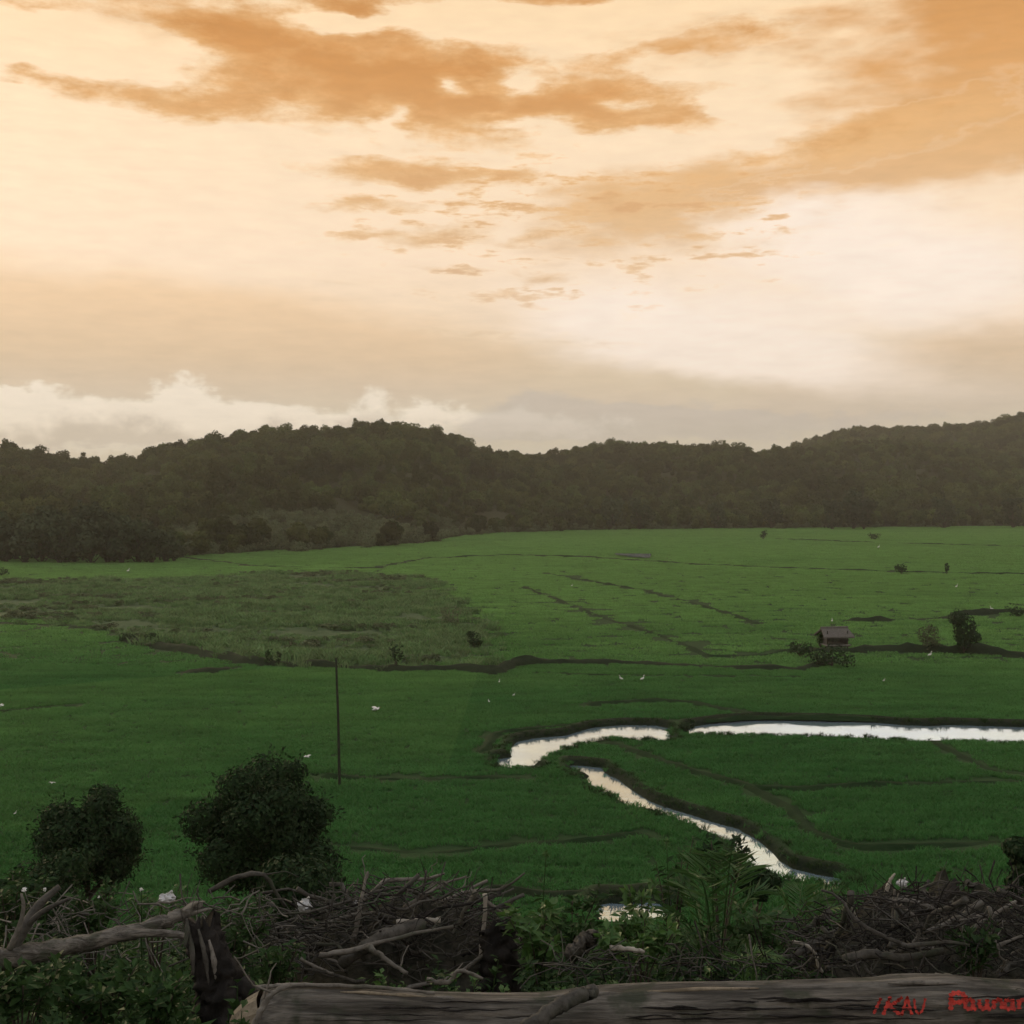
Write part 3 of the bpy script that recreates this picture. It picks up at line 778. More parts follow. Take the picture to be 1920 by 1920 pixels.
# ------------------------------------------------------------------ scattering (stuff only)
def scatter(name, protos, pts, scl, label, cat, seed=1, tilt=0.0):
    """one object of kind stuff: instances of the prototypes on many points"""
    pc = bpy.data.collections.new(name + '_kinds')
    for k, me in enumerate(protos):
        pc.objects.link(bpy.data.objects.new('%s_kind_%02d' % (name, k), me))
    pts = np.asarray(pts, np.float32); n = len(pts)
    me = bpy.data.meshes.new(name)
    me.vertices.add(n); me.vertices.foreach_set('co', pts.ravel())
    r = np.random.default_rng(seed)
    rot = np.stack([r.normal(size=n) * tilt, r.normal(size=n) * tilt, r.uniform(0, 6.283, n)], 1).astype(np.float32)
    a = me.attributes.new('turn', 'FLOAT_VECTOR', 'POINT'); a.data.foreach_set('vector', rot.ravel())
    scl = np.asarray(scl, np.float32)
    if scl.ndim == 1: scl = np.stack([scl] * 3, 1)
    a = me.attributes.new('size', 'FLOAT_VECTOR', 'POINT'); a.data.foreach_set('vector', scl.ravel())
    a = me.attributes.new('pick', 'INT', 'POINT'); a.data.foreach_set('value', r.integers(0, len(protos), n).astype(np.int32))
    ng = bpy.data.node_groups.new(name + '_scatter', 'GeometryNodeTree')
    ng.interface.new_socket('Geometry', in_out='INPUT', socket_type='NodeSocketGeometry')
    ng.interface.new_socket('Geometry', in_out='OUTPUT', socket_type='NodeSocketGeometry')
    N = ng.nodes; L = ng.links
    gi = N.new('NodeGroupInput'); go = N.new('NodeGroupOutput')
    ci = N.new('GeometryNodeCollectionInfo'); ci.inputs['Collection'].default_value = pc
    ci.inputs['Separate Children'].default_value = True; ci.inputs['Reset Children'].default_value = True
    ip = N.new('GeometryNodeInstanceOnPoints'); ip.inputs['Pick Instance'].default_value = True
    def named(nm, typ):
        q = N.new('GeometryNodeInputNamedAttribute'); q.data_type = typ; q.inputs['Name'].default_value = nm
        return q.outputs['Attribute']
    L.new(gi.outputs[0], ip.inputs['Points']); L.new(ci.outputs[0], ip.inputs['Instance'])
    L.new(named('pick', 'INT'), ip.inputs['Instance Index'])
    L.new(named('turn', 'FLOAT_VECTOR'), ip.inputs['Rotation'])
    L.new(named('size', 'FLOAT_VECTOR'), ip.inputs['Scale'])
    L.new(ip.outputs[0], go.inputs[0])
    o = obj(name, me, kind='stuff', label=label, category=cat)
    md = o.modifiers.new('scatter', 'NODES'); md.node_group = ng
    return o
def jitter_grid(x0, x1, y0, y1, s_, r):
    gx, gy = np.meshgrid(np.arange(x0, x1, s_), np.arange(y0, y1, s_))
    return gx.ravel() + r.uniform(-.45, .45, gx.size) * s_, gy.ravel() + r.uniform(-.45, .45, gx.size) * s_
def in_view(x, y, k=0.46, m=3.0): return np.abs(x) < y * k + m

# ------------------------------------------------------------------ rice
M['bankleaf'] = leaf_mat('bank_leaf', (0.018, 0.045, 0.015, 1), (0.034, 0.075, 0.024, 1), (0.03, 0.05, 0.02, 1), 0.7, 0.25, 0.08)
r = np.random.default_rng(21)
x, y = jitter_grid(-52, 52, 39.8, 102, 0.62, r)
ok = in_view(x, y) & (stream_sd(x, y) > 0.12) & (stream_sd(x, y - 0.8) > 0.15) & (np.minimum(poly_sd(x, y, FALLOW), 9) > 0.3)
for pts, hw, hh, k in bund_w: ok &= line_d(x, y, pts) > hw + 0.38
x, y = x[ok], y[ok]
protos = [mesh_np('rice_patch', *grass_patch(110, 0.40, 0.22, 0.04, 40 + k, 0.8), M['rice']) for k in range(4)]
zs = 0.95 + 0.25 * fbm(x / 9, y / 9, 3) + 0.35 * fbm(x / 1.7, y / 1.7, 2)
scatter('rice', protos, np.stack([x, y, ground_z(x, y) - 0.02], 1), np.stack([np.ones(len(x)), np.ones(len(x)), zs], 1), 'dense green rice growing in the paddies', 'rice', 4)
x, y = jitter_grid(-270, 290, 103, 590, 2.3, r)
a = 960 + x / y * F
ok = in_view(x, y, 0.46, 8) & (y < np.interp(a, A_, B_) - 3) & (poly_sd(x, y, FALLOW) > 2.0 - 9.0 * r.random(len(x)) ** 2)
for pts, hw, hh, k in bund_w: ok &= line_d(x, y, pts) > hw * 1.0 + 0.75
x, y = x[ok], y[ok]
protos = [mesh_np('rice_block', *grass_patch(260, 1.3, 0.24, 0.09, 60 + k, 0.8), M['farrice']) for k in range(4)]
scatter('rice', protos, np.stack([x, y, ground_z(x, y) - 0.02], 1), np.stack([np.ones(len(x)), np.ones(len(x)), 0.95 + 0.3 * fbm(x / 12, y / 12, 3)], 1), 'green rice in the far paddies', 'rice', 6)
# ragged grass along the stream banks
xb, yb = jitter_grid(-4, 46, 42, 88, 0.30, r)
sdb = stream_sd(xb, yb)
ok = in_view(xb, yb) & (sdb > 0.05) & (sdb < 0.75) & (r.random(len(xb)) < np.where(stream_sd(xb, yb - 0.5) < 0.3, 0.6, 0.35))
xb, yb = xb[ok], yb[ok]
protos = [mesh_np('bank_tuft', *grass_patch(26, 0.14, 0.20, 0.022, 340 + k, 0.9), M['bankleaf']) for k in range(3)]
scatter('bank_grass', protos, np.stack([xb, yb, ground_z(xb, yb) + 0.05 * (sdb[ok] > 0.2)], 1), r.uniform(0.6, 1.5, len(xb)), 'dark ragged grass along the stream banks', 'grass', 22)
# fallow field: dry, uneven grass with darker clumps
x, y = jitter_grid(-95, 5, 90, 235, 1.15, r)
ok = in_view(x, y, 0.46, 6) & (poly_sd(x, y, FALLOW) + 6.0 * r.random(len(x)) ** 1.5 < 2.5)
x, y = x[ok], y[ok]
nn = fbm(x / 7, y / 7, 4)
protos = [mesh_np('dry_tuft', *grass_patch(46, 0.5, 0.55, 0.07, 80 + k, 0.7), M['drygrass']) for k in range(4)]
ok = nn > -0.28
scatter('dry_grass', protos, np.stack([x[ok], y[ok], ground_z(x[ok], y[ok]) + 0.0], 1), np.clip(1.0 + 1.4 * nn[ok], 0.4, 2.2), 'rough grey-green grass of the fallow field', 'grass', 8, 0.1)
ok = (fbm(x / 9 + 7, y / 3.5, 3) + 0.12 * r.normal(size=len(nn)) > 0.34)
protos = [mesh_np('weed_clump', *crown(90, lobes_for(1.2, 0.8, 3, 90 + k, 0.1), 0.22, 95 + k), M['scrub']) for k in range(3)]
scatter('weeds', protos, np.stack([x[ok], y[ok], ground_z(x[ok], y[ok])], 1), np.stack([r.uniform(0.7, 1.9, ok.sum()), r.uniform(0.7, 1.9, ok.sum()), r.uniform(0.4, 0.85, ok.sum())], 1), 'low dark weed clumps scattered in the fallow field', 'weeds', 9)

# ------------------------------------------------------------------ woods on the hills
forest_me, forest_tr = [], []
for k in range(7):
    t_, c_ = tree_meshes('forest', 4.6 + 1.0 * k, 6.0 + 0.9 * (k % 4), 1000, 0.75, 200 + k, M['forest'], M['trunk'], 8, 0.12, aspect=0.9)
    forest_tr.append(t_); forest_me.append(c_)
x, y = jitter_grid(-330, 360, 255, 960, 5.6, r)
a = 960 + x / y * F
b, rr_ = hill_par(a)
tt = (y - b) / (rr_ - b)
ok = (y > b + 4) & (y < rr_ + 40) & (a > -160) & (a < 2080)
scr = ok & (a > 300) & (a < 960) & (tt < 0.22 + 0.05 * np.sin(x / 13)) 
woods = ok & ~scr
xw, yw = x[woods], y[woods]
dens = fbm(xw / 40, yw / 40, 3)
keep = r.random(len(xw)) < 0.9
xw, yw, dens = xw[keep], yw[keep], dens[keep]
scatter('woods', forest_me, np.stack([xw, yw, ground_z(xw, yw) - 1.2], 1), np.clip(0.85 + 0.45 * dens + 0.22 * r.normal(size=len(xw)), 0.45, 1.5), 'dense dark woods covering the hills behind the fields', 'woods', 10)
x2, y2 = jitter_grid(60, 620, 900, 1230, 8.0, r)
a2 = 960 + x2 / y2 * F
ok = (a2 > 1380) & (a2 < 2080)
scatter('woods', forest_me, np.stack([x2[ok], y2[ok], ground_z(x2[ok], y2[ok]) - 1.2], 1), r.uniform(0.9, 1.5, ok.sum()), 'woods on the farther ridge at the right', 'woods', 12)
xs_, ys_ = x[scr], y[scr]
sm = [mesh_np('scrub_bush', *crown(240, lobes_for(3.6, 2.4, 5, 230 + k, 0.05), 0.45, 240 + k), M['scrub']) for k in range(4)]
xs2, ys2 = jitter_grid(-110, 10, 290, 480, 2.9, r)
a3 = 960 + xs2 / ys2 * F; b3, r3 = hill_par(a3); t3 = (ys2 - b3) / (r3 - b3)
ok = (a3 > 300) & (a3 < 940) & (ys2 > b3 - 2) & (t3 < 0.26) & (fbm(xs2 / 14, ys2 / 9, 3) > -0.22)
xs2, ys2 = xs2[ok], ys2[ok]
scatter('scrub', sm, np.stack([xs2, ys2, ground_z(xs2, ys2) - 0.2], 1), r.uniform(0.5, 1.4, len(xs2)), 'pale scrub on the low rise at the foot of the hill', 'scrub', 13)

# uneven belt of bushes where the paddies meet the woods
ae = r.uniform(300, 2000, 1700); be = np.interp(ae, A_, B_)
ye = be + r.normal(size=1700) * 5 - 4 - 45 * np.clip(fbm(ae / 70.0, ae * 0 + 2, 3) + 0.05, 0, 1) * r.random(1700)
xe = (ae - 960) / F * ye
keep = fbm(ae / 60.0 + 9, ye / 30.0, 3) > -0.12
xe, ye = xe[keep], ye[keep]
scatter('edge_scrub', sm + sm + forest_me[:2], np.stack([xe, ye, ground_z(xe, ye) - 0.3], 1), np.clip(0.75 + 0.35 * r.normal(size=len(xe)), 0.3, 1.5), 'uneven belt of bushes where the paddies meet the woods', 'bushes', 14)
def place_tree(name, label, cat, loc, tmesh, cmesh, s_=1.0, rz=0.0, group=None):
    t = thing(name, label, cat, loc, group, rz, s_)
    obj('trunk', tmesh, t); obj('crown', cmesh, t, kind='stuff')
    return t
M['darkwood'] = leaf_mat('wood_edge_leaf', (0.034, 0.050, 0.028, 1), (0.060, 0.080, 0.042, 1), (0.045, 0.056, 0.034, 1), 0.75, 0.15, 0.05, 0.6)
# trees standing up from the skyline
SKYT = [(155, 852, 1.5, 'tall', 'lone slim tree in the dip of the skyline at far left'), (365, 826, 1.1, 'round', 'small wide tree on the rising ridge left of the summit'),
        (400, 820, 1.25, 'round', 'round tree on the rising ridge left of the summit'), (300, 842, 1.1, 'round', 'lowest round tree on the left rise of the ridge'),
        (498, 799, 1.2, 'tall', 'pointed tree at the left shoulder of the summit'), (573, 806, 1.3, 'tall', 'slim tree standing free just left of the summit'),
        (608, 801, 1.25, 'round', 'rounded tree between the slim tree and the summit'), (666, 787, 1.35, 'tall', 'slim tree on the summit of the ridge'),
        (683, 793, 1.2, 'round', 'broad tree on the summit beside the slim one'), (818, 800, 1.4, 'round', 'large rounded tree on the right shoulder of the summit'),
        (1112, 828, 1.0, 'tall', 'small pointed tree on the middle ridge'), (1145, 824, 1.2, 'round', 'rounded tree on top of the middle ridge'),
        (1270, 828, 1.1, 'tall', 'thin tree on the middle ridge right of its top'), (1345, 828, 1.25, 'round', 'broad tree on the low knoll right of the middle ridge'),
        (1358, 824, 1.1, 'tall', 'thin tree sticking up from the low knoll')]
tallm = tree_meshes('slim', 3.2, 9.5, 300, 0.7, 301, M['forest'], M['trunk'], 5, 0.35)
roundm = tree_meshes('round', 8.0, 8.5, 520, 0.8, 302, M['forest'], M['trunk'], 9, 0.2)
for px, py, s_, kd, lb in SKYT:
    b, rr_ = hill_par(np.array(px)); d = float(rr_) - 6
    hm = tallm if kd == 'tall' else roundm
    top = P(px, py, d)[2]; hh_ = (9.5 if kd == 'tall' else 8.5) * s_
    x0 = P(px, py, d)[0]
    place_tree('skyline_tree', lb, 'tree', (x0, d, min(gz(x0, d) - 0.3, top - hh_ * 0.9)), *hm, s_, random.uniform(0, 6), 'trees along the skyline')
# the dark clump at the left field edge
clm = [tree_meshes('clump', 8.5 + k, 10 + 1.2 * k, 900, 0.95, 320 + k, M['darkwood'], M['trunk'], 12, 0.0, aspect=0.9) for k in range(3)]
CL = [(12, 262, 1.0), (45, 259, .9), (78, 262, 1.0), (110, 258, .95), (140, 261, 1.05), (170, 257, .9), (200, 260, 1.05), (230, 258, .95), (258, 261, 1.0), (285, 259, .9), (308, 262, .75), (325, 265, .55),
      (30, 272, 1.1), (65, 275, 1.15), (100, 272, 1.2), (135, 275, 1.15), (165, 273, 1.25), (205, 274, 1.15), (240, 272, 1.1), (272, 276, .95), (-20, 268, 1.1), (300, 278, .8), (85, 288, 1.3), (150, 290, 1.3), (215, 288, 1.2)]
for k, (px, d, s_) in enumerate(CL):
    x0 = (px - 960) / F * d
    place_tree('clump_tree', 'dark bushy tree crowded in the clump at the left field edge', 'tree', (x0, d, gz(x0, d) - 0.3), *clm[k % 3], s_ * 0.86, random.uniform(0, 6), 'clump of trees at the left field edge')
# bigger trees along the wood's edge at the right
ED = [(1560, 520, 1.3, 'pale topped tree at the foot of the right hills'), (1600, 525, 1.6, 'tallest dark tree at the foot of the right hills'), (1620, 518, 1.2, 'dark tree right beside the tallest one at the wood edge'),
      (1345, 530, 1.2, 'dark tree in the middle of the wood edge'), (1445, 532, 1.25, 'dark tree at the wood edge left of the pale topped one'), (1770, 540, 1.2, 'dark tree at the wood edge near the right'), (1900, 545, 1.4, 'dark tree at the wood edge by the right border'), (1150, 515, 1.3, 'broad dark tree at the wood edge behind the middle paddies'), (1200, 518, 1.2, 'broad dark tree right of centre at the wood edge')]
for k, (px, d, s_, lb) in enumerate(ED):
    x0 = (px - 960) / F * d
    place_tree('edge_tree', lb, 'tree', (x0, d, gz(x0, d) - 0.3), *clm[k % 3], s_, random.uniform(0, 6), 'big trees along the wood edge')

# ================================================================== things out on the plain
def on_ground(px, py):
    x0, y0, _ = G(px, py)
    return x0, y0, gz(x0, y0)
# thin pole
x0, y0, z0 = on_ground(637, 1476)
top = P(630, 1234, y0)
t = thing('field_pole', 'tall thin dark pole standing alone in the left paddy', 'pole', (x0, y0, z0))
obj('shaft', mesh_np('pole_shaft', *tube(smooth_line([(0, 0, -0.4), (-0.06, 0, 3.0), (top[0] - x0, 0, top[2] - z0)], 12), [0.075, 0.05], 10, 0.06, 3), M['pole'], True), t)
# egrets -----------------------------------------------------------------
def egret_standing():
    body = smooth_line([(-0.20, 0, 0.40), (-0.10, 0, 0.46), (0.05, 0, 0.50), (0.15, 0, 0.56), (0.13, 0, 0.68), (0.20, 0, 0.80), (0.25, 0, 0.815)], 22)
    b = mesh_np('egret_body', *tube(body, [0.012, 0.07, 0.10, 0.075, 0.035, 0.028, 0.034, 0.012], 10), M['white'], True)
    bk = mesh_np('egret_beak', *tube([(0.25, 0, 0.815), (0.35, 0, 0.79)], [0.012, 0.002], 6), M['beak'])
    lg = [mesh_np('egret_leg', *tube([(0.0, s_ * 0.03, 0.42), (0.02, s_ * 0.03, 0.2), (0.0, s_ * 0.03, -0.05)], [0.012, 0.008], 6), M['leg']) for s_ in (-1, 1)]
    return b, bk, lg
def egret_flying():
    body = smooth_line([(-0.28, 0, -0.01), (-0.12, 0, 0.0), (0.05, 0, 0.02), (0.16, 0, 0.06), (0.18, 0, 0.11), (0.24, 0, 0.12)], 18)
    b = mesh_np('egret_flying_body', *tube(body, [0.015, 0.06, 0.08, 0.05, 0.03, 0.012], 10), M['white'], True)
    bk = mesh_np('egret_flying_beak', *tube([(0.24, 0, 0.12), (0.34, 0, 0.10)], [0.012, 0.002], 6), M['beak'])
    wings = []
    for s_ in (-1, 1):
        v, f = [], []
        for k, (sy, zz, c0, c1, th) in enumerate([(0.04, 0.03, 0.12, -0.12, 0.03), (0.18, 0.10, 0.14, -0.15, 0.022), (0.34, 0.13, 0.10, -0.17, 0.014), (0.50, 0.08, -0.02, -0.16, 0.006)]):
            v += [(c0, s_ * sy, zz), ((c0 + c1) / 2, s_ * sy, zz + th), (c1, s_ * sy, zz - 0.01), ((c0 + c1) / 2, s_ * sy, zz - th)]
        for k in range(3):
            for j in range(4):
                f.append((k * 4 + j, k * 4 + (j + 1) % 4, k * 4 + 4 + (j + 1) % 4, k * 4 + 4 + j))
        f += [(3, 2, 1, 0), (12, 13, 14, 15)]
        wings.append(mesh_np('egret_wing', v, f, M['white'], True))
    lg = mesh_np('egret_trailing_legs', *tube([(-0.25, 0, -0.01), (-0.45, 0, -0.03)], [0.012, 0.006], 6), M['leg'])
    return b, bk, wings, lg
ES, EF = egret_standing(), egret_flying()
def add_egret(px, py, label, fly=False, rz=0.0, s_=1.0, depth=None, lift=0.0):
    if depth: loc = P(px, py, depth)
    else:
        x0, y0, z0 = on_ground(px, py); loc = (x0, y0, z0 + lift)
    t = thing('egret', label, 'bird', loc, 'white egrets over the paddies', rz, s_ * (0.9 if fly else 0.72))
    if fly:
        obj('body', EF[0], t); obj('beak', EF[1], t); obj('legs', EF[3], t)
        for w_ in EF[2]: obj('wing', w_, t)
    else:
        obj('body', ES[0], t); obj('beak', ES[1], t)
        for l in ES[2]: obj('leg', l, t)
    return t
add_egret(705, 1330, 'large white egret flying low over the paddy right of the pole', True, 0.5, 1.15, 80)
add_egret(-2, 1324, 'white egret flying in at the left border of the picture', True, 1.0, 1.2, 80)
add_egret(576, 1419, 'white egret gliding just above the larger round tree', True, 2.6, 0.5, 52)
add_egret(98, 1468, 'white egret hovering above the smaller round tree', True, 1.4, 0.3, 45)
add_egret(240, 1076, 'white egret standing in front of the dark clump at left', False, 0.5, 1.7)
add_egret(1647, 1031, 'white egret standing far off near the wood edge at right', False, 0.2, 2.2)
add_egret(1743, 1237, 'bright white egret standing below the dark field tree', False, 0.1, 1.2)
add_egret(1860, 1149, 'white egret standing on the field bank right of the dark tree', False, 2.8, 1.4)
add_egret(1793, 1106, 'pale egret standing in the paddy between the post and the dark tree', False, 0.4, 1.5)
add_egret(1204, 1282, 'white egret of the pair below the long dark bank, right one', False, 0.3, 1.1)
add_egret(1165, 1281, 'white egret of the pair below the long dark bank, left one', False, 2.9, 1.0)
add_egret(936, 1284, 'small white egret below the bend of the dark bank', False, 1.2, 0.7)
add_egret(963, 1309, 'small white egret in the rice, middle of three below the bank bend', False, 0.2, 0.6)
add_egret(917, 1321, 'small white egret in the rice, lowest of three below the bank bend', False, 2.2, 0.6)
add_egret(1657, 1281, 'small pale egret in the rice below the hut', False, 0.0, 0.6)
add_egret(1072, 1102, 'tiny white egret in the bright middle paddy', False, 0.3, 1.0)
add_egret(28, 1530, 'small white egret in the rice left of the smaller round tree', False, 0.7, 0.4)
# hut on stilts ---------------------------------------------------------------
x0, y0, z0 = on_ground(1564, 1217)
px_m = y0 / F
hut = thing('field_hut', 'small grey thatched hut on stilts standing on the field bank', 'hut', (x0, y0, z0), rz=0.12)
def bx(cx, cy, cz, sx, sy, sz, tz=1.0):
    """box, top scaled by tz"""
    v = [(cx + a * sx / 2 * (tz if c > 0 else 1), cy + b * sy / 2 * (tz if c > 0 else 1), cz + c * sz / 2) for c in (-1, 1) for b in (-1, 1) for a in (-1, 1)]
    f = [(0, 2, 3, 1), (4, 5, 7, 6), (0, 1, 5, 4), (2, 6, 7, 3), (0, 4, 6, 2), (1, 3, 7, 5)]
    return v, f
for sx in (-0.95, 0.95):
    for sy in (-0.8, 0.8):
        obj('post', mesh_np('hut_post', *tube([(sx, sy, -0.3), (sx * 1.01, sy, 0.8), (sx, sy, 1.75)], [0.06, 0.05], 8, 0.05, 2), M['trunk']), hut)
for k in range(7):
    obj('floor_plank', mesh_np('hut_plank', *bx(0, -0.9 + 0.3 * k, 0.45, 2.3, 0.27, 0.07), M['plank']), hut)
for sy in (-0.9, 0.9): obj('floor_beam', mesh_np('hut_beam', *bx(0, sy, 0.36, 2.3, 0.1, 0.1), M['trunk']), hut)
for k in range(6):
    obj('wall_board', mesh_np('hut_board', *bx(-0.8 + 0.32 * k, 0.78, 0.95, 0.29, 0.05, 0.9), M['thatch']), hut)
for s_ in (-1, 1):
    obj('side_wall', mesh_np('hut_side', *bx(s_ * 0.93, 0.0, 0.85, 0.05, 1.5, 0.75), M['thatch']), hut)
rv = [(-1.45, -1.25, 1.25), (1.45, -1.25, 1.25), (1.25, 0, 1.95), (-1.25, 0, 1.95), (-1.45, 1.25, 1.25), (1.45, 1.25, 1.25)]
for nm, q in (('roof_slope', (0, 1, 2, 3)), ('roof_slope', (3, 2, 5, 4))):
    v = [rv[i] for i in q]; v = v + [(a, b, c - 0.14) for a, b, c in v]
    o = obj(nm, mesh_np('hut_roof', v, [(0, 1, 2, 3), (7, 6, 5, 4), (0, 4, 5, 1), (1, 5, 6, 2), (2, 6, 7, 3), (3, 7, 4, 0)], M['thatch']), hut)
obj('ridge_cap', mesh_np('hut_ridge', *tube([(-1.3, 0, 1.96), (1.3, 0, 1.97)], [0.1, 0.1], 8, 0.1, 5), M['thatch']), hut)
add_egret(1560, 1170, 'white egret perched on the ridge of the hut', False, 1.2, 0.9, y0 - 0.1)

def bush(name, label, cat, px, py_base, w_px, h_px, nleaf, leaf, mat, depth=None, group=None, seed=1, nl=6, z0=0.1, kind_trunk='trunk', base=None, aspect=0.6):
    if depth is None: x_, y_, z_ = on_ground(px, py_base)
    else:
        x_, y_, z_ = P(px, py_base, depth)
    m_ = y_ / F
    w, h = w_px * m_, h_px * m_
    lob = lobes_for(w, h, nl, seed, z0)
    zg = gz(x_, y_)
    t = thing(name, label, cat, (x_, y_, min(z_, zg) if depth is None else zg), group)
    dz_ = z_ - t.location[2]
    r_ = np.random.default_rng(seed)
    parts = []
    tr = max(0.012, w * 0.022)
    st = tube(wiggle((0, 0, -0.15), (0, 0, dz_ + h * (z0 + 0.4)), 7, 0.05, r_), [tr * 1.3, tr * 0.5], 7)
    tk = obj('trunk', mesh_np(name + '_trunk', *st, M['trunk'], True), t)
    for l in lob[1:4]:
        obj('limb', mesh_np(name + '_limb', *tube(wiggle((0, 0, dz_ * 0.7 + h * z0 * 0.6), (l[0], l[1], l[2] + dz_), 6, 0.1, r_), [tr * 0.7, tr * 0.2], 6), M['trunk'], True), tk)
    v, f = crown(nleaf, lob, leaf, seed + 3, aspect)
    v[:, 2] += dz_
    obj('crown', mesh_np(name + '_crown', v, f, mat), t, kind='stuff')
    return t
# trees and shrubs of the plain
bush('field_tree', 'dark dense tree on the bank right of the hut', 'tree', 1808, 1226, 66, 82, 1400, 0.30, M['darkleaf'], seed=401, z0=0.12)
bush('field_bush', 'thin pale bush on the bank left of the dark field tree', 'bush', 1738, 1222, 56, 58, 420, 0.26, M['scrub'], seed=402)
bush('field_bush', 'small dark bush against the left side of the hut', 'bush', 1538, 1216, 26, 32, 300, 0.2, M['bushleaf'], seed=403)
bush('field_bush', 'low spreading dark bush in front of the hut', 'bush', 1560, 1252, 110, 34, 700, 0.25, M['darkleaf'], seed=404)
bush('field_bush', 'low dark bush left of the hut on the bank', 'bush', 1500, 1232, 60, 26, 380, 0.22, M['darkleaf'], seed=405)
bush('field_bush', 'small dark bush far off below the right wood edge', 'bush', 1690, 1078, 34, 18, 260, 0.35, M['darkleaf'], seed=406)
bush('field_bush', 'dark upright bush far off in the right paddy', 'bush', 1775, 1078, 11, 24, 200, 0.3, M['darkleaf'], seed=407)
bush('field_bush', 'dark bush on the bank at the right border', 'bush', 1908, 1158, 50, 20, 300, 0.25, M['darkleaf'], seed=408)
bush('field_bush', 'small bush at the foot of the right hills', 'bush', 1432, 1012, 18, 18, 200, 0.5, M['darkleaf'], seed=409)
bush('field_bush', 'small dark bush before the right wood edge', 'bush', 1640, 1012, 28, 12, 200, 0.5, M['darkleaf'], seed=410)
bush('field_bush', 'grey heap-like bush at the right end of the fallow field', 'bush', 846, 1176, 48, 34, 420, 0.25, M['scrub'], seed=411)
bush('field_bush', 'round dark bush at the lower right corner of the fallow field', 'bush', 888, 1216, 40, 34, 420, 0.22, M['darkleaf'], seed=412)
bush('field_bush', 'small dark bush at the left border above the fallow field', 'bush', 2, 1080, 34, 18, 220, 0.3, M['darkleaf'], seed=413)
bush('field_bush', 'low dark bush at the start of the left ditch', 'bush', 240, 1204, 44, 16, 260, 0.22, M['darkleaf'], seed=414)
bush('field_bush', 'low dark bush on the left ditch bank', 'bush', 285, 1206, 40, 16, 260, 0.22, M['darkleaf'], seed=415)
bush('field_sapling', 'slim leafy sapling at the ditch left of the pole', 'sapling', 505, 1250, 22, 40, 120, 0.22, M['bushleaf'], seed=416)
bush('field_sapling', 'single dark sapling at the ditch right beside the leafy one', 'sapling', 522, 1250, 14, 30, 90, 0.2, M['darkleaf'], seed=417)
bush('field_sapling', 'half bare dark sapling on the ditch bank right of the pole', 'sapling', 742, 1258, 44, 56, 150, 0.22, M['darkleaf'], seed=418, z0=0.25)
bush('stream_bush', 'small dark bush on the pinch between the two stream reaches', 'bush', 1288, 1370, 30, 14, 220, 0.16, M['darkleaf'], seed=419)
# distant wet patch
xx = np.array([G(a, b) for a, b in [(1152, 1040), (1222, 1041), (1218, 1049), (1190, 1047), (1155, 1043)]])
o = obj('puddle', mesh_np('puddle', np.concatenate([xx[:, :2], np.full((5, 1), 0.36)], 1), [(4, 3, 2, 1, 0)][0:1], wm), kind='structure')
o['label'] = 'pale strip of standing water far out in the paddies'

# ================================================================== the slope in front
# round trees below the slope
def round_tree(label, px, top, bot, w_px, d, seed, n):
    m_ = d / F
    x_, _, zt = P(px, top, d); zb = P(px, bot, d)[2]; zg = gz(x_, d)
    w = w_px * m_; hc = zt - zb
    t = thing('round_tree', label, 'tree', (x_, d, zg), 'round trees below the slope')
    r_ = np.random.default_rng(seed)
    zc = (zt + zb) / 2 - zg
    lob = [(0, 0, zc, w * 0.32, w * 0.32, hc * 0.33)]
    for k in range(22):
        th = 2.4 * k + r_.uniform(-0.4, 0.4); sn = -0.8 + 1.75 * (k + 0.5) / 22
        cs_ = math.sqrt(max(0.0, 1 - sn * sn))
        s_ = w * r_.uniform(0.09, 0.19); e = r_.uniform(0.52, 0.86)
        lob.append((math.cos(th) * cs_ * w * 0.5 * e, math.sin(th) * cs_ * w * 0.5 * e, zc + sn * hc * 0.5 * e, s_, s_, s_ * 0.9))
    tr = 0.07
    tk = obj('trunk', mesh_np('round_tree_trunk', *tube(wiggle((0, 0, -0.3), (0.05, 0, zc), 9, 0.05, r_), [tr, tr * 0.6], 9, 0.08, 1), M['trunk'], True), t)
    for l in lob[1:9]:
        obj('limb', mesh_np('round_tree_limb', *tube(wiggle((0, 0, max(0.2, zc - hc * 0.45)), l[:3], 6, 0.08, r_), [0.035, 0.01], 6), M['trunk'], True), tk)
    v, f = crown(n, lob, 0.095, seed + 2, 0.5, 0.4)
    # loose sprays breaking the outline
    r2 = np.random.default_rng(seed + 5)
    sp_ = []
    for k in range(260):
        l = lob[1 + r2.integers(22)]
        dd = r2.normal(size=3); dd /= np.linalg.norm(dd)
        c_ = np.array(l[:3]) + dd * np.array(l[3:]) * 1.05
        q = c_ + dd[None] * np.linspace(0, 0.16, 6)[:, None] + r2.normal(size=(6, 3)) * 0.025
        sp_.append(leaf_cards(q, 0.085, dd[None] * np.ones((6, 1)), k, 0.4, dirs=dd[None] * np.ones((6, 1))))
    v, f = join([(v, f)] + sp_)
    obj('crown', mesh_np('round_tree_crown', v, f, M['darkleaf']), t, kind='stuff')
    return t
round_tree('larger dark round tree in front of the left paddy', 500, 1408, 1708, 300, 22.0, 501, 22000)
round_tree('smaller dark round tree near the left border', 158, 1464, 1705, 220, 24.0, 511, 17000)
bush('slope_bush', 'low dark bush at the left foot of the smaller round tree', 'bush', 70, 1800, 240, 200, 5000, 0.085, M['darkleaf'], depth=20.0, seed=421)
bush('slope_bush', 'dark bush under the larger round tree at its right', 'bush', 575, 1800, 220, 210, 5000, 0.085, M['darkleaf'], depth=19.0, seed=422)
bush('slope_bush', 'dark bush cut by the right border', 'bush', 1930, 1720, 110, 150, 2600, 0.09, M['darkleaf'], depth=17.0, seed=423)

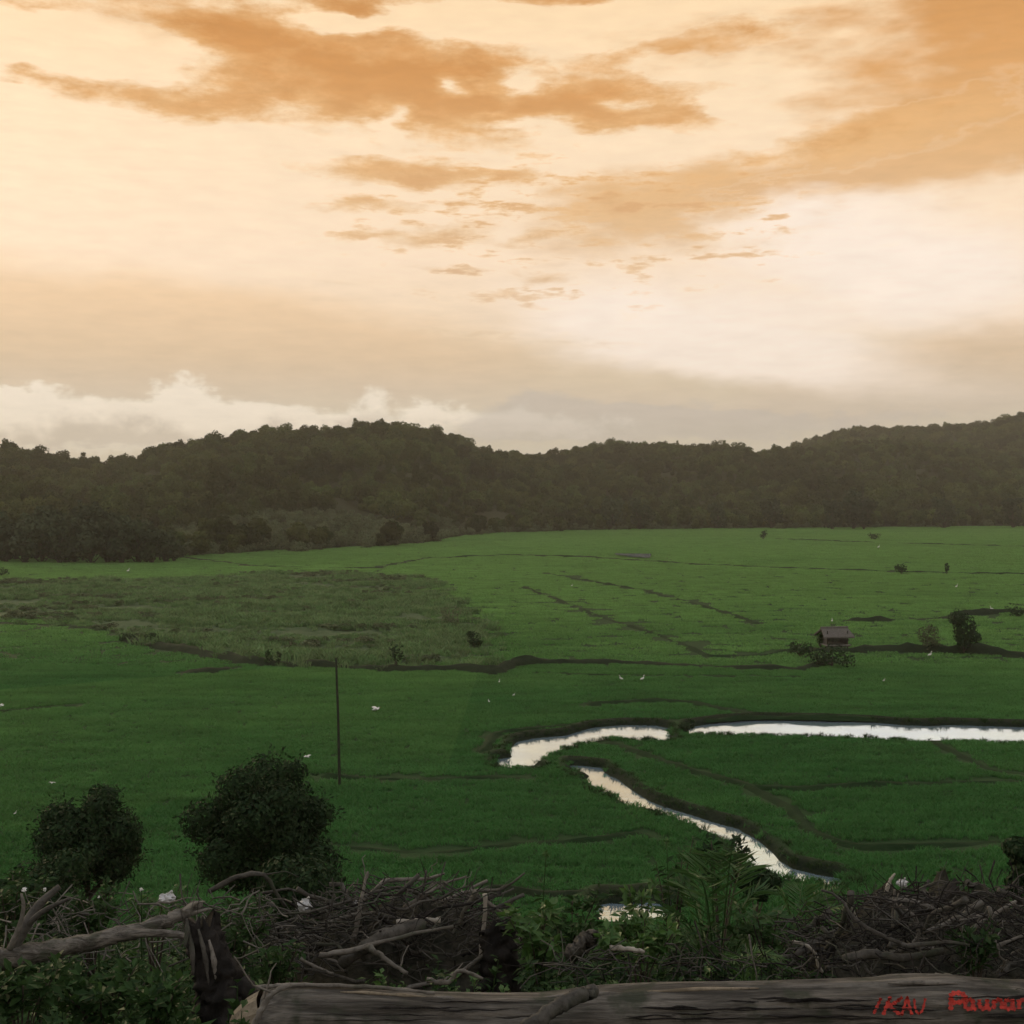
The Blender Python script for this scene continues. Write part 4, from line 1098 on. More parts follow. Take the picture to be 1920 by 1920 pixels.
# ground cover of the slope
def herb(n, L, wl, hgt, seed, up=0.5):
    r_ = np.random.default_rng(seed)
    az_ = r_.uniform(0, 2 * np.pi, n); h_ = hgt * r_.uniform(0.15, 1.0, n)
    d = np.stack([np.cos(az_), np.sin(az_), np.full(n, up) * r_.uniform(-0.3, 1.3, n)], 1)
    p = np.stack([np.cos(az_) * L * 0.55, np.sin(az_) * L * 0.55, h_], 1) + r_.normal(size=(n, 3)) * 0.02
    v, f = leaf_cards(p, L, np.array([[0, 0, 1.0]]) * np.ones((n, 1)) * 2, seed, wl, 0.35, d)
    st = [tube([(0, 0, -0.05), (r_.normal() * 0.02, r_.normal() * 0.02, hgt)], [0.006, 0.003], 4, cap=False)]
    return join([(v, f)] + st)
protos = [mesh_np('herb', *herb(16, 0.13, 0.45, 0.28, 610), M['bushleaf']), mesh_np('herb', *herb(22, 0.09, 0.5, 0.36, 611), M['bushleaf']), mesh_np('herb', *herb(12, 0.17, 0.4, 0.18, 612), M['bushleaf']),
          mesh_np('herb', *herb(26, 0.07, 0.55, 0.30, 613), M['brightleaf']), mesh_np('herb', *herb(18, 0.10, 0.45, 0.34, 614), M['darkleaf'])]
gv, gf = grass_patch(26, 0.10, 0.42, 0.012, 615, 0.9)
gtuft = mesh_np('grass_tuft', gv, gf, M['bushleaf'])
r = np.random.default_rng(77)
x, y = jitter_grid(-9, 9, 3.2, 15, 0.135, r)
pxs = 960 + x / y * F
ok = in_view(x, y, 0.5, 0.8)
heap = ((pxs > 520) & (pxs < 985) & (y > 5.6) & (y < 9.2)) | ((pxs > 1480) & (pxs < 2050) & (y > 5.6) & (y < 9.6))
ok &= ~(heap & (r.random(len(x)) < 0.80))
ok &= ~((pxs > 480) & (y > 4.55) & (y < 5.35))
ok &= ~((pxs > 620) & (y < 4.6) )
x, y, pxs = x[ok], y[ok], pxs[ok]
sc_ = np.interp(y, [3, 5, 8, 15], [0.45, 0.6, 0.85, 1.1]) * r.uniform(0.6, 1.25, len(x)) * np.where(pxs < 480, 1.0, 0.85)
scatter('slope_herbs', protos, np.stack([x, y, ground_z(x, y)], 1), sc_, 'leafy green weeds covering the slope in front', 'weeds', 15, 0.15)
x, y = jitter_grid(-22, 22, 15, 39.6, 0.42, r)
ok = in_view(x, y, 0.5, 1.5)
x, y = x[ok], y[ok]
scatter('slope_herbs', protos + [gtuft], np.stack([x, y, ground_z(x, y)], 1), r.uniform(1.0, 2.0, len(x)) * np.interp(y, [15, 34, 39], [1, 1, 0.6]), 'green weeds on the lower slope towards the paddies', 'weeds', 16, 0.15)

# ------------------------------------------------------------------ dead wood
def at(pts, d0=None):
    return np.array([P(*p) if len(p) == 3 else P(p[0], p[1], d0) for p in pts])
def wood(name, label, cat, pts, r0, r1, mat, group=None, d0=None, n=None, sides=8, rough=0.13, seed=1, twigs=0, tmat=None):
    """a single branch as a thing: its main stem and, as parts, the twigs that leave it"""
    c_ = smooth_line(at(pts, d0), n or 8 + 5 * len(pts))
    r_ = np.random.default_rng(seed)
    c_[1:-1] += r_.normal(size=c_[1:-1].shape) * r0 * 0.12
    base = c_[0].copy()
    t = thing(name, label, cat, base, group)
    sm_ = obj('stem', mesh_np('dead_stem', *tube(c_ - base, [r0, r1], sides, rough, seed), mat, True), t)
    for k in range(twigs):
        i = r_.integers(2, len(c_) - 1)
        dd = (c_[min(i + 1, len(c_) - 1)] - c_[i - 1]); dd /= np.linalg.norm(dd) + 1e-9
        dd = dd + r_.normal(size=3) * 0.7 + np.array([0, 0, 0.3]); dd /= np.linalg.norm(dd)
        L = r_.uniform(0.10, 0.3)
        q = wiggle(c_[i] - base, c_[i] - base + dd * L, 6, 0.12, r_)
        rr_ = max(0.0028, (r0 + (r1 - r0) * i / len(c_)) * 0.45)
        obj('twig', mesh_np('dead_twig', *tube(q, [rr_, rr_ * 0.4], 5), tmat or mat, True), sm_)
    return t

# the long log along the bottom ----------------------------------------------------
LOGD = 5.0
prof = [(492, 1868), (560, 1851), (700, 1854), (860, 1864), (1000, 1862), (1150, 1854), (1400, 1845), (1600, 1838), (1750, 1834), (1920, 1846), (2100, 1850)]
LR = 0.17
rp = LR / LOGD * F
cl_ = smooth_line(np.array([P(a, b + rp, LOGD) for a, b in prof]), 150)
rad = np.full(150, LR)
lx0 = cl_[0].copy()
th = np.linspace(0, 2 * np.pi, 56, endpoint=False)
gi, gj = np.meshgrid(np.arange(150), np.arange(56), indexing='ij')
crack = fbm(gi * 0.02 + 3, np.cos(th)[gj] * 5 + np.sin(th)[gj] * 7, 4)
crack2 = fbm(gi * 0.012 + 31, np.cos(th)[gj] * 11 + np.sin(th)[gj] * 9, 3)
lump = fbm(gi * 0.05, np.cos(th)[gj] * 1.2 + 9, 3)
R_ = LR * (1 + 0.10 * lump + 0.13 * crack - 0.22 * np.clip(0.10 - np.abs(crack2), 0, 1) * 5)
v = np.stack([np.broadcast_to((cl_ - lx0)[:, None, 0], gi.shape), (cl_ - lx0)[:, None, 1] + np.cos(th)[None] * R_, (cl_ - lx0)[:, None, 2] + np.sin(th)[None] * R_], -1)
ii = np.arange(150 * 56).reshape(150, 56); jj = np.roll(ii, -1, 1)
f = np.stack([ii[:-1].ravel(), ii[1:].ravel(), jj[1:].ravel(), jj[:-1].ravel()], 1)
log = thing('fallen_log', 'long weathered grey log along the bottom with red paint marks at right', 'log', lx0)
obj('bark', mesh_np('log_bark', v.reshape(-1, 3), f, M['log'], True), log)
# hewn, bevelled left end
rings = [(0.0, 1.0), (-0.05, 0.86), (-0.10, 0.60), (-0.125, 0.30), (-0.13, 0.02)]
hv_ = []
for ox, k in rings:
    hv_.append(np.stack([np.full(56, ox) + 0.02 * np.sin(th * 3), np.cos(th) * R_[0] * k, np.sin(th) * R_[0] * k - 0.01 * (1 - k)], 1))
hv_ = np.concatenate(hv_)
ii = np.arange(5 * 56).reshape(5, 56); jj = np.roll(ii, -1, 1)
obj('hewn_end', mesh_np('log_end', hv_, np.stack([ii[:-1].ravel(), jj[:-1].ravel(), jj[1:].ravel(), ii[1:].ravel()], 1), M['hewn'], False), log, label='pale hewn left end of the log')
# lifted slabs of bark and dry splits on the upper side
for k, (a, b, yy, w_) in enumerate([(640, 800, 1862, 0.018), (812, 860, 1869, 0.02), (1010, 1180, 1868, 0.018), (1190, 1420, 1860, 0.02), (1660, 1790, 1840, 0.02)]):
    pts_ = []
    for px in np.linspace(a, b, 9):
        c_ = np.array([np.interp(P(px, 1900, LOGD)[0], cl_[:, 0], cl_[:, q]) for q in range(3)])
        pz = P(px, yy + 3 * math.sin(px / 23.0 + k), LOGD - LR * 0.6)
        h_ = np.clip(pz[2] - c_[2], -LR * 0.98, LR * 0.98)
        pts_.append((P(px, yy, LOGD)[0], c_[1] - math.sqrt(LR * LR - h_ * h_) * 0.985, c_[2] + h_))
    v_, f_ = tube(np.array(pts_) - lx0, [0.002, w_ * 0.42, w_ * 0.5, w_ * 0.4, 0.002], 7, 0.25, 40 + k)
    obj('bark_strip', mesh_np('log_bark_strip', v_, f_, M['branch'] if k % 3 else M['hewn'], True), log)
# red lettering, brushed on the side facing us
def on_log(px, py):
    xx_ = P(px, py, LOGD - LR)[0]
    c_ = np.array([np.interp(xx_, cl_[:, 0], cl_[:, q]) for q in range(3)])
    d = LOGD - LR
    for _ in range(4):
        z_ = P(px, py, d)[2]; h_ = np.clip(z_ - c_[2], -LR * 0.97, LR * 0.97)
        ang = math.atan2(h_, -math.sqrt(LR * LR - h_ * h_)) % (2 * math.pi)
        ri = int(np.clip(np.interp(xx_, cl_[:, 0], np.arange(150)), 1, 148)); rj = int(ang / (2 * math.pi) * 56) % 56
        Rl = R_[ri - 1:ri + 2][:, [rj - 1, rj, (rj + 1) % 56]].max()
        d = c_[1] - math.sqrt(max(0.0, Rl ** 2 - h_ * h_))
    return np.array(P(px, py, d - 0.004))
def paint(strokes, w_px, nm='painted_letter'):
    vs, fs = [], []
    o_ = 0
    for st in strokes:
        q = smooth_line(np.array([(a, b, 0.0) for a, b in st]), 5 * len(st))[:, :2]
        d = np.gradient(q, axis=0); d /= np.linalg.norm(d, axis=1)[:, None] + 1e-9
        nrm = np.stack([-d[:, 1], d[:, 0]], 1)
        ww = w_px * (0.52 + 0.18 * np.sin(np.arange(len(q)) * 1.7 + st[0][0]))[:, None]
        for s_ in (1, -1):
            vs += [on_log(*p) - lx0 for p in q + s_ * nrm * ww]
        n = len(q)
        fs += [(o_ + k, o_ + k + 1, o_ + n + k + 1, o_ + n + k) for k in range(n - 1)]
        o_ += 2 * n
    obj(nm, mesh_np('painted_letter', vs, fs, M['red']), log)
paint([[(1652, 1871), (1646, 1884), (1638, 1901)]], 5)
paint([[(1670, 1868), (1663, 1884), (1656, 1903)], [(1692, 1870), (1678, 1880), (1663, 1887)], [(1666, 1886), (1676, 1893), (1688, 1903)]], 6)
paint([[(1690, 1904), (1696, 1886), (1701, 1870), (1705, 1886), (1710, 1903)], [(1692, 1893), (1700, 1891), (1708, 1892)]], 5)
paint([[(1714, 1872), (1716, 1890), (1722, 1900), (1730, 1893), (1735, 1872)]], 4)
paint([[(1783, 1894), (1783, 1878), (1784, 1862)], [(1784, 1863), (1800, 1862), (1810, 1869), (1803, 1878), (1786, 1880)]], 8)
paint([[(1822, 1874), (1812, 1877), (1810, 1887), (1818, 1892), (1824, 1886), (1824, 1873)], [(1824, 1880), (1826, 1890), (1831, 1893)]], 7)
paint([[(1836, 1874), (1837, 1886), (1844, 1892), (1850, 1885), (1851, 1873)], [(1851, 1880), (1853, 1890), (1858, 1893)]], 7)
paint([[(1863, 1874), (1864, 1892)], [(1864, 1880), (1872, 1874), (1878, 1880), (1878, 1892)]], 7)
paint([[(1896, 1874), (1886, 1877), (1884, 1887), (1892, 1892), (1898, 1886), (1898, 1873)], [(1898, 1880), (1900, 1890), (1905, 1893)]], 7)
paint([[(1910, 1874), (1911, 1892)], [(1911, 1880), (1919, 1874), (1925, 1880), (1926, 1893)]], 7)
# drying cracks
rk = np.random.default_rng(66)
for k in range(26):
    a = rk.uniform(560, 1880); b = a + rk.uniform(60, 260); yy = rk.uniform(1868, 1916); sl = rk.normal() * 3
    q = np.array([on_log(px, yy + sl * (px - a) / (b - a) + 1.2 * math.sin(px / 11.0 + k)) + np.array([0, 0.0045, 0]) for px in np.linspace(a, b, 12)]) - lx0
    rr_ = rk.uniform(0.0022, 0.0055)
    obj('crack', mesh_np('log_crack', *tube(q, [0.0006, rr_, rr_ * 0.7, rr_, 0.0006], 6, 0.25, 50 + k), M['char'], True), log)
# dark branch leaning over the log, pale stick at its left end
wood('leaning_branch', 'dark branch leaning across the log in the middle of the bottom edge', 'branch', [(1112, 1858, 4.86), (1085, 1868, 4.80), (1040, 1893, 4.76), (985, 1930, 4.72)], 0.026, 0.032, M['darkbranch'], seed=3, rough=0.05, sides=12)
wood('pale_stick', 'pale forked stick standing at the left end of the log', 'branch', [(470, 1935, 4.8), (492, 1890, 4.8), (512, 1862, 4.82), (545, 1846, 4.85)], 0.014, 0.009, M['branch'], seed=4, twigs=2)
wood('pale_stick', 'thin pale stick lying on top of the log near its left end', 'branch', [(480, 1852, 5.0), (560, 1846, 5.0), (700, 1851, 5.0), (815, 1862, 4.9)], 0.010, 0.006, M['branch'], seed=5)

# the bare trunk leaning in from the left ------------------------------------------
trunk = wood('bare_trunk', 'bare grey fallen trunk slanting up from the left border', 'trunk', [(-60, 1815, 6.2), (0, 1800, 6.2), (90, 1784, 6.25), (180, 1764, 6.3), (260, 1742, 6.35), (320, 1722, 6.4), (378, 1700, 6.45)], 0.056, 0.030, M['greybark'], seed=6, n=40, sides=18, rough=0.05)
tb = np.array(trunk.location)
def tpart(nm, pts, r0, r1, mat, seed):
    c_ = smooth_line(at(pts), 18) - tb
    obj(nm, mesh_np('trunk_' + nm, *tube(c_, [r0, r1], 10, 0.06, seed), mat, True), trunk)
tpart('side_branch', [(22, 1785, 6.22), (48, 1735, 6.25), (75, 1695, 6.3), (112, 1662, 6.35)], 0.034, 0.016, M['darkbranch'], 61)
tpart('side_branch', [(50, 1735, 6.25), (85, 1706, 6.2), (132, 1684, 6.2)], 0.018, 0.008, M['darkbranch'], 62)
tpart('side_branch', [(18, 1780, 6.15), (36, 1738, 6.15), (44, 1700, 6.15), (40, 1676, 6.15)], 0.016, 0.006, M['branch'], 63)
tpart('fork', [(200, 1760, 6.3), (262, 1750, 6.28), (330, 1752, 6.3), (362, 1762, 6.3)], 0.026, 0.014, M['greybark'], 64)
tpart('splinter', [(340, 1712, 6.42), (366, 1694, 6.42), (384, 1690, 6.42)], 0.016, 0.003, M['pale'], 65)
tpart('splinter', [(350, 1716, 6.42), (385, 1706, 6.42), (398, 1704, 6.42)], 0.014, 0.003, M['branch'], 66)
# broken stump -----------------------------------------------------------------
c_ = smooth_line(at([(432, 1935, 5.5), (420, 1880, 5.5), (398, 1810, 5.52), (374, 1738, 5.55)]), 40)
st_b = c_[0].copy()
stump = thing('broken_stump', 'dark broken stump leaning left with splintered top', 'stump', st_b)
v_, f_ = tube(c_ - st_b, [0.150, 0.125, 0.092, 0.078], 26, 0.10, 71)
rg = np.random.default_rng(72)
v_[39 * 26:40 * 26] += np.stack([rg.normal(size=26) * 0.008, rg.normal(size=26) * 0.008, rg.uniform(-0.05, 0.07, 26)], 1)
obj('bark', mesh_np('stump_bark', v_, f_, M['char'], True), stump)
for k, (a, b) in enumerate([((352, 1735), (362, 1830)), ((372, 1742), (392, 1850)), ((392, 1762), (404, 1836)), ((350, 1722), (346, 1776))]):
    q = smooth_line(at([(a[0], a[1], 5.46), ((a[0] + b[0]) / 2 + 3, (a[1] + b[1]) / 2, 5.44), (b[0], b[1], 5.42)]), 10) - st_b
    obj('exposed_wood', mesh_np('stump_wood', *tube(q, [0.004, 0.013, 0.004], 7, 0.2, 80 + k), M['branch'] if k == 2 else M['darkbranch'], True), stump, label='greyish bare wood where the bark has split')
for k, (a, b) in enumerate([((440, 1880), (500, 1935)), ((450, 1850), (486, 1880)), ((400, 1900), (370, 1940))]):
    obj('root', mesh_np('stump_root', *tube(smooth_line(at([(a[0], a[1], 5.5), (b[0], b[1], 5.45)]), 8) - st_b, [0.06, 0.02], 9, 0.15, 90 + k), M['char'], True), stump)

# heap of brushwood left of centre ---------------------------------------------------
HG = 'branches of the brushwood heap left of centre'
D = 7.6
heapb = [
    ('thin pale stick standing upright at the left of the brush heap', [(662, 1765, 7.3), (672, 1719, 7.3), (679, 1679, 7.35), (690, 1634, 7.4)], .015, .006, 'branch', 1),
    ('arched branch over the top of the brush heap', [(640, 1730, 7.9), (699, 1673, 7.9), (731, 1650, 7.9), (794, 1648, 7.9), (834, 1638, 7.9)], .016, .006, 'branch', 2),
    ('branch rising to the right over the top of the brush heap', [(759, 1703, 7.6), (798, 1677, 7.6), (830, 1659, 7.7), (875, 1643, 7.7)], .014, .005, 'branch', 2),
    ('bent branch reaching out beyond the right of the brush heap', [(830, 1690, 7.8), (873, 1673, 7.8), (917, 1669, 7.8), (945, 1665, 7.8), (984, 1637, 7.8)], .012, .005, 'branch', 2),
    ('slanting branch at the upper right of the brush heap', [(893, 1671, 7.4), (880, 1693, 7.4), (867, 1715, 7.4), (850, 1752, 7.4)], .015, .011, 'branch', 0),
    ('pale upright stick at the right end of the brush heap', [(909, 1676, 7.25), (910, 1705, 7.25), (907, 1740, 7.25), (900, 1798, 7.2)], .012, .009, 'pale', 1),
    ('thick dark beam in the middle of the brush heap', [(640, 1808, 7.1), (685, 1776, 7.1), (747, 1746, 7.15), (796, 1738, 7.2)], .030, .036, 'darkbranch', 0),
    ('pale barkless stick lying across the middle of the brush heap', [(744, 1731, 7.25), (785, 1728, 7.3), (826, 1726, 7.3)], .017, .015, 'pale', 0),
    ('pale bent stick hanging at the front of the brush heap', [(688, 1774, 6.95), (700, 1782, 6.9), (725, 1800, 6.9), (764, 1826, 6.85)], .016, .009, 'branch', 1),
    ('long thin branch along the left of the brush heap', [(590, 1738, 7.5), (640, 1722, 7.5), (690, 1712, 7.5), (745, 1720, 7.5)], .012, .006, 'branch', 2),
    ('long grey branch along the lower front of the brush heap', [(600, 1792, 7.0), (650, 1784, 7.0), (700, 1770, 7.05), (780, 1750, 7.1), (850, 1738, 7.1)], .016, .008, 'branch', 1),
    ('arched grey branch left of the brush heap under the larger round tree', [(392, 1672, 8.2), (440, 1647, 8.2), (490, 1639, 8.2), (512, 1664, 8.2), (534, 1700, 8.2)], .016, .010, 'darkbranch', 1),
    ('short forked stick at the upper right end of the brush heap', [(908, 1686, 7.4), (928, 1702, 7.4), (948, 1716, 7.4)], .012, .006, 'branch', 1),
    ('thin curved stick at the lower left of the brush heap', [(562, 1796, 7.0), (590, 1812, 7.0), (625, 1826, 6.95)], .010, .006, 'branch', 0),
    ('knotted root lying below the brush heap just above the log', [(800, 1838, 6.3), (840, 1842, 6.3), (862, 1820, 6.3), (905, 1836, 6.3)], .013, .007, 'branch', 1),
    ('dark branch rising steeply on top of the brush heap', [(780, 1700, 7.8), (795, 1660, 7.8), (799, 1632, 7.8)], .010, .005, 'darkbranch', 0),
]
for k, (lb, pts, r0, r1, mt, tw) in enumerate(heapb):
    wood('dead_branch', lb, 'branch', pts, r0 * 1.15, r1 * 1.2, M[mt], HG, seed=700 + k, twigs=tw, n=16)
r = np.random.default_rng(900)
def tangle(n, px0, px1, top, bot, d0, d1, label, group, mats, seed, rr0=(0.007, 0.016), Lm=(0.35, 1.0), flat=0.35, tw=1):
    r_ = np.random.default_rng(seed)
    for k in range(n):
        u = r_.random(); px = px0 + (px1 - px0) * u
        tp = np.interp(u, np.linspace(0, 1, len(top)), top)
        py = tp + (bot - tp) * r_.random() ** 0.8
        d = d0 + (d1 - d0) * r_.random()
        c_ = np.array(P(px, py, d)); L = r_.uniform(*Lm)
        th_ = r_.normal() * flat + (0 if r_.random() < 0.8 else r_.uniform(-1.4, 1.4))
        dd = np.array([math.cos(th_) * r_.choice([-1, 1]), r_.normal() * 0.45, math.sin(th_)])
        a, b = c_ - dd * L / 2, c_ + dd * L / 2
        for e in (a, b):
            lim = H + (HZ - tp + 14) / F * e[1] if False else P(px, tp - 10, e[1])[2]
            e[2] = min(e[2], lim)
            e[2] = max(e[2], gz(e[0], e[1]) + 0.03)
        q = wiggle(a, b, 9, 0.11, r_)
        q[:, 2] = np.maximum(q[:, 2], [gz(*w_[:2]) + 0.015 for w_ in q])
        rad_ = r_.uniform(*rr0)
        t = thing('dead_branch', label, 'branch', q[0], group)
        sm_ = obj('stem', mesh_np('dead_stem', *tube(q - q[0], [rad_, rad_ * 0.45], 7, 0.14, seed + k), M[mats[k % len(mats)]], True), t)
        for j in range(tw if k % 2 else 0):
            i = r_.integers(3, 8); e = q[i] + np.array([r_.normal() * 0.1, r_.normal() * 0.08, r_.uniform(0.02, 0.14)])
            obj('twig', mesh_np('dead_twig', *tube(wiggle(q[i], e, 5, 0.15, r_) - q[0], [rad_ * 0.4, 0.002], 5), M[mats[k % len(mats)]], True), sm_)
def twigs(name, n, px0, px1, top, bot, d0, d1, label, mats, seed, Lm=(0.12, 0.4)):
    r_ = np.random.default_rng(seed)
    groups = [[] for _ in mats]
    for k in range(n):
        u = r_.random(); px = px0 + (px1 - px0) * u
        tp = np.interp(u, np.linspace(0, 1, len(top)), top)
        py = tp + (bot - tp) * r_.random()
        d = d0 + (d1 - d0) * r_.random()
        c_ = np.array(P(px, py, d)); L = r_.uniform(*Lm)
        dd = r_.normal(size=3) * np.array([1, 0.6, 0.5]); dd /= np.linalg.norm(dd)
        a, b = c_ - dd * L / 2, c_ + dd * L / 2
        q = wiggle(a, b, 5, 0.14, r_)
        groups[k % len(mats)].append(tube(q, [r_.uniform(0.003, 0.006), 0.0015], 4, cap=False))
    for mt, g_ in zip(mats, groups):
        v_, f_ = join(g_)
        obj(name, mesh_np(name, v_, f_, M[mt]), kind='stuff', label=label, category='twigs')
topL = [1745, 1715, 1690, 1665, 1652, 1648, 1655, 1665, 1690, 1740]
tangle(62, 500, 965, topL, 1815, 7.2, 8.5, 'thin grey branch tangled in the brushwood heap left of centre', HG, ['darkbranch', 'branch', 'darkbranch', 'darkbranch', 'char'], 910)
twigs('brush_twigs', 1000, 500, 965, topL, 1835, 7.1, 8.6, 'fine twigs filling the brushwood heap left of centre', ['darkbranch', 'darkbranch', 'char'], 911)
# dark core of the heap: charred block and heaped litter
c_ = smooth_line(at([(938, 1862, 7.2), (936, 1800, 7.2), (930, 1738, 7.25)]), 22)
cs = thing('charred_stump', 'black charred stump at the right end of the brush heap', 'stump', c_[0])
v_, f_ = tube(c_ - c_[0], [0.13, 0.115, 0.09], 20, 0.12, 77)
v_[21 * 20:22 * 20, 2] += np.random.default_rng(5).uniform(-0.05, 0.05, 20)
obj('bark', mesh_np('charred_bark', v_, f_, M['char'], True), cs)
obj('root', mesh_np('charred_root', *tube(at([(925, 1835, 7.15), (890, 1860, 7.0)]) - c_[0], [0.05, 0.02], 8, 0.1, 3), M['char'], True), cs)
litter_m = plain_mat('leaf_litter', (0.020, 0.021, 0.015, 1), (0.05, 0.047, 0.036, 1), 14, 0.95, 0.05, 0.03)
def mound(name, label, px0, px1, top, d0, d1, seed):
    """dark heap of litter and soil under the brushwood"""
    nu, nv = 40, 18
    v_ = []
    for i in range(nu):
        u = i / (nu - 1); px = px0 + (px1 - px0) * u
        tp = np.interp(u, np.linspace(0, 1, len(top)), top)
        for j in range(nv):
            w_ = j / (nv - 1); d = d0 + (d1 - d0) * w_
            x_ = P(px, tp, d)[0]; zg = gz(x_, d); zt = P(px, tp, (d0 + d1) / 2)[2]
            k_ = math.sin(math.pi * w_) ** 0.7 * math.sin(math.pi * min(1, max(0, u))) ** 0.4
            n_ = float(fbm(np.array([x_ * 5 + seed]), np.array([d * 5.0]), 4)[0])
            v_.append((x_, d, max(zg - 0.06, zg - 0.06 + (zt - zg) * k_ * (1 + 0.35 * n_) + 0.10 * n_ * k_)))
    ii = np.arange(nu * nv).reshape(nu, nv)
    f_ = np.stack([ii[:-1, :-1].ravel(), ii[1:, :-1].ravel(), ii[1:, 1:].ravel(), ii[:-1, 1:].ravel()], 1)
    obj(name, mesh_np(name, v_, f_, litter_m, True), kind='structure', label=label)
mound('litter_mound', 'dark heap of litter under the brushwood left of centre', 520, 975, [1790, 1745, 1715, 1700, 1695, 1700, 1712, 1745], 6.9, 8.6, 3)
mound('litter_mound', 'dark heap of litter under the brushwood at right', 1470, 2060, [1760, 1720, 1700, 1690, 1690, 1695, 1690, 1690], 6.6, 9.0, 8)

# tangle of roots and brushwood at the right ------------------------------------------
RG = 'branches of the brushwood at the right'
rightb = [
    ('curved loop of root in the right brushwood', [(1688, 1698, 6.9), (1716, 1722, 6.9), (1722, 1755, 6.9), (1700, 1776, 6.9), (1664, 1790, 6.9)], .013, .009, 'branch', 0),
    ('pale crooked stick at the left edge of the right brushwood', [(1486, 1766, 6.8), (1512, 1772, 6.8), (1530, 1790, 6.8), (1533, 1808, 6.8), (1542, 1824, 6.8)], .010, .008, 'pale', 0),
    ('short pale stick at the upper left of the right brushwood', [(1592, 1698, 7.2), (1600, 1710, 7.2), (1610, 1728, 7.2)], .010, .006, 'pale', 0),
    ('pale dead leaf stalk sticking up above the right brushwood', [(1662, 1672, 7.5), (1668, 1652, 7.5), (1678, 1638, 7.5)], .014, .006, 'pale', 0),
    ('grey vertical stick in the middle of the right brushwood', [(1674, 1740, 7.0), (1675, 1700, 7.0), (1677, 1668, 7.0)], .008, .006, 'branch', 0),
    ('grey branch slanting up at the right end of the brushwood', [(1800, 1760, 6.9), (1835, 1735, 6.9), (1868, 1712, 6.9), (1905, 1690, 6.95)], .016, .008, 'branch', 2),
    ('arched root at the right border of the brushwood', [(1872, 1668, 7.2), (1900, 1680, 7.2), (1925, 1700, 7.2), (1945, 1740, 7.2)], .018, .012, 'darkbranch', 1),
    ('short pale stick on the right side of the brushwood', [(1800, 1726, 6.8), (1820, 1722, 6.8), (1840, 1716, 6.8)], .009, .007, 'branch', 0),
    ('thick dark root lying low in the right brushwood', [(1580, 1800, 6.5), (1640, 1790, 6.5), (1700, 1796, 6.5), (1770, 1782, 6.5)], .028, .016, 'darkbranch', 1),
    ('crooked grey branch lying over the right log top', [(1700, 1838, 5.25), (1740, 1832, 5.2), (1775, 1830, 5.15), (1800, 1836, 5.1)], .014, .008, 'branch', 1),
    ('grey forked branch low at the right of the brushwood', [(1850, 1790, 6.7), (1880, 1770, 6.7), (1925, 1752, 6.7)], .014, .009, 'branch', 2),
]
for k, (lb, pts, r0, r1, mt, tw) in enumerate(rightb):
    wood('dead_branch', lb, 'branch', pts, r0, r1, M[mt], RG, seed=760 + k, twigs=tw, n=18)
topR = [1730, 1690, 1672, 1666, 1660, 1660, 1664, 1660, 1668]
tangle(58, 1485, 1990, topR, 1825, 6.4, 8.6, 'thin dark root or branch tangled in the right brushwood', RG, ['darkbranch', 'darkbranch', 'branch', 'darkbranch', 'char'], 930, flat=0.8, Lm=(0.2, 0.6), rr0=(0.008, 0.024))
twigs('brush_twigs', 900, 1480, 2000, topR, 1835, 6.3, 8.8, 'fine twigs and roots filling the right brushwood', ['darkbranch', 'char', 'char'], 931)
twigs('brush_twigs', 260, 0, 520, [1690, 1690, 1680, 1680], 1800, 6.3, 9.0, 'dry twigs among the weeds at the left', ['darkbranch', 'branch'], 932)
twigs('brush_twigs', 120, 1000, 1480, [1790, 1780, 1780, 1790], 1850, 5.6, 7.5, 'dry twigs at the foot of the shrubs in the middle', ['darkbranch', 'char'], 933)
# pale lumps ----------------------------------------------------------------------
def lump_mesh(w, h, seed, mat, nm):
    r_ = np.random.default_rng(seed)
    nu, nv = 16, 10
    v_ = []
    for j in range(nv):
        ph = -math.pi / 2 + math.pi * j / (nv - 1)
        for i in range(nu):
            tt_ = 2 * math.pi * i / nu
            k_ = 1 + r_.normal() * 0.16
            v_.append((math.cos(tt_) * math.cos(ph) * w / 2 * k_, math.sin(tt_) * math.cos(ph) * w / 2.4 * k_, math.sin(ph) * h / 2 * k_))
    ii = np.arange(nu * nv).reshape(nv, nu); jj = np.roll(ii, -1, 1)
    return mesh_np(nm, v_, np.stack([ii[:-1].ravel(), jj[:-1].ravel(), jj[1:].ravel(), ii[1:].ravel()], 1), mat)
def rag(label, px, py, d, w_px, h_px, seed):
    m_ = d / F
    t = thing('plastic_bag', label, 'bag', P(px, py, d))
    obj('bag_body', lump_mesh(w_px * m_, h_px * m_, seed, M['plastic'], 'bag_body'), t)
    obj('bag_knot', mesh_np('bag_knot', *tube([(0, 0, h_px * m_ * 0.3), (w_px * m_ * 0.12, 0, h_px * m_ * 0.62), (w_px * m_ * 0.3, 0, h_px * m_ * 0.75)], [w_px * m_ * 0.12, w_px * m_ * 0.03, w_px * m_ * 0.1], 7, 0.2, seed), M['plastic']), t)
rag('crumpled white bag behind the leaning bare trunk', 314, 1684, 6.6, 30, 18, 1)
rag('pale crumpled bag at the left end of the brush heap', 572, 1698, 7.6, 26, 22, 2)
rag('small white bag caught above the right brushwood', 1692, 1656, 8.0, 20, 13, 3)
rag('tiny white scrap at the upper left of the brush heap', 664, 1690, 7.6, 12, 9, 4)
wood('cut_branch', 'pale cut branch lying among the shrubs in the middle', 'branch', [(1144, 1777, 6.6), (1175, 1779, 6.6), (1208, 1786, 6.6)], 0.016, 0.012, M['pale'], seed=12)
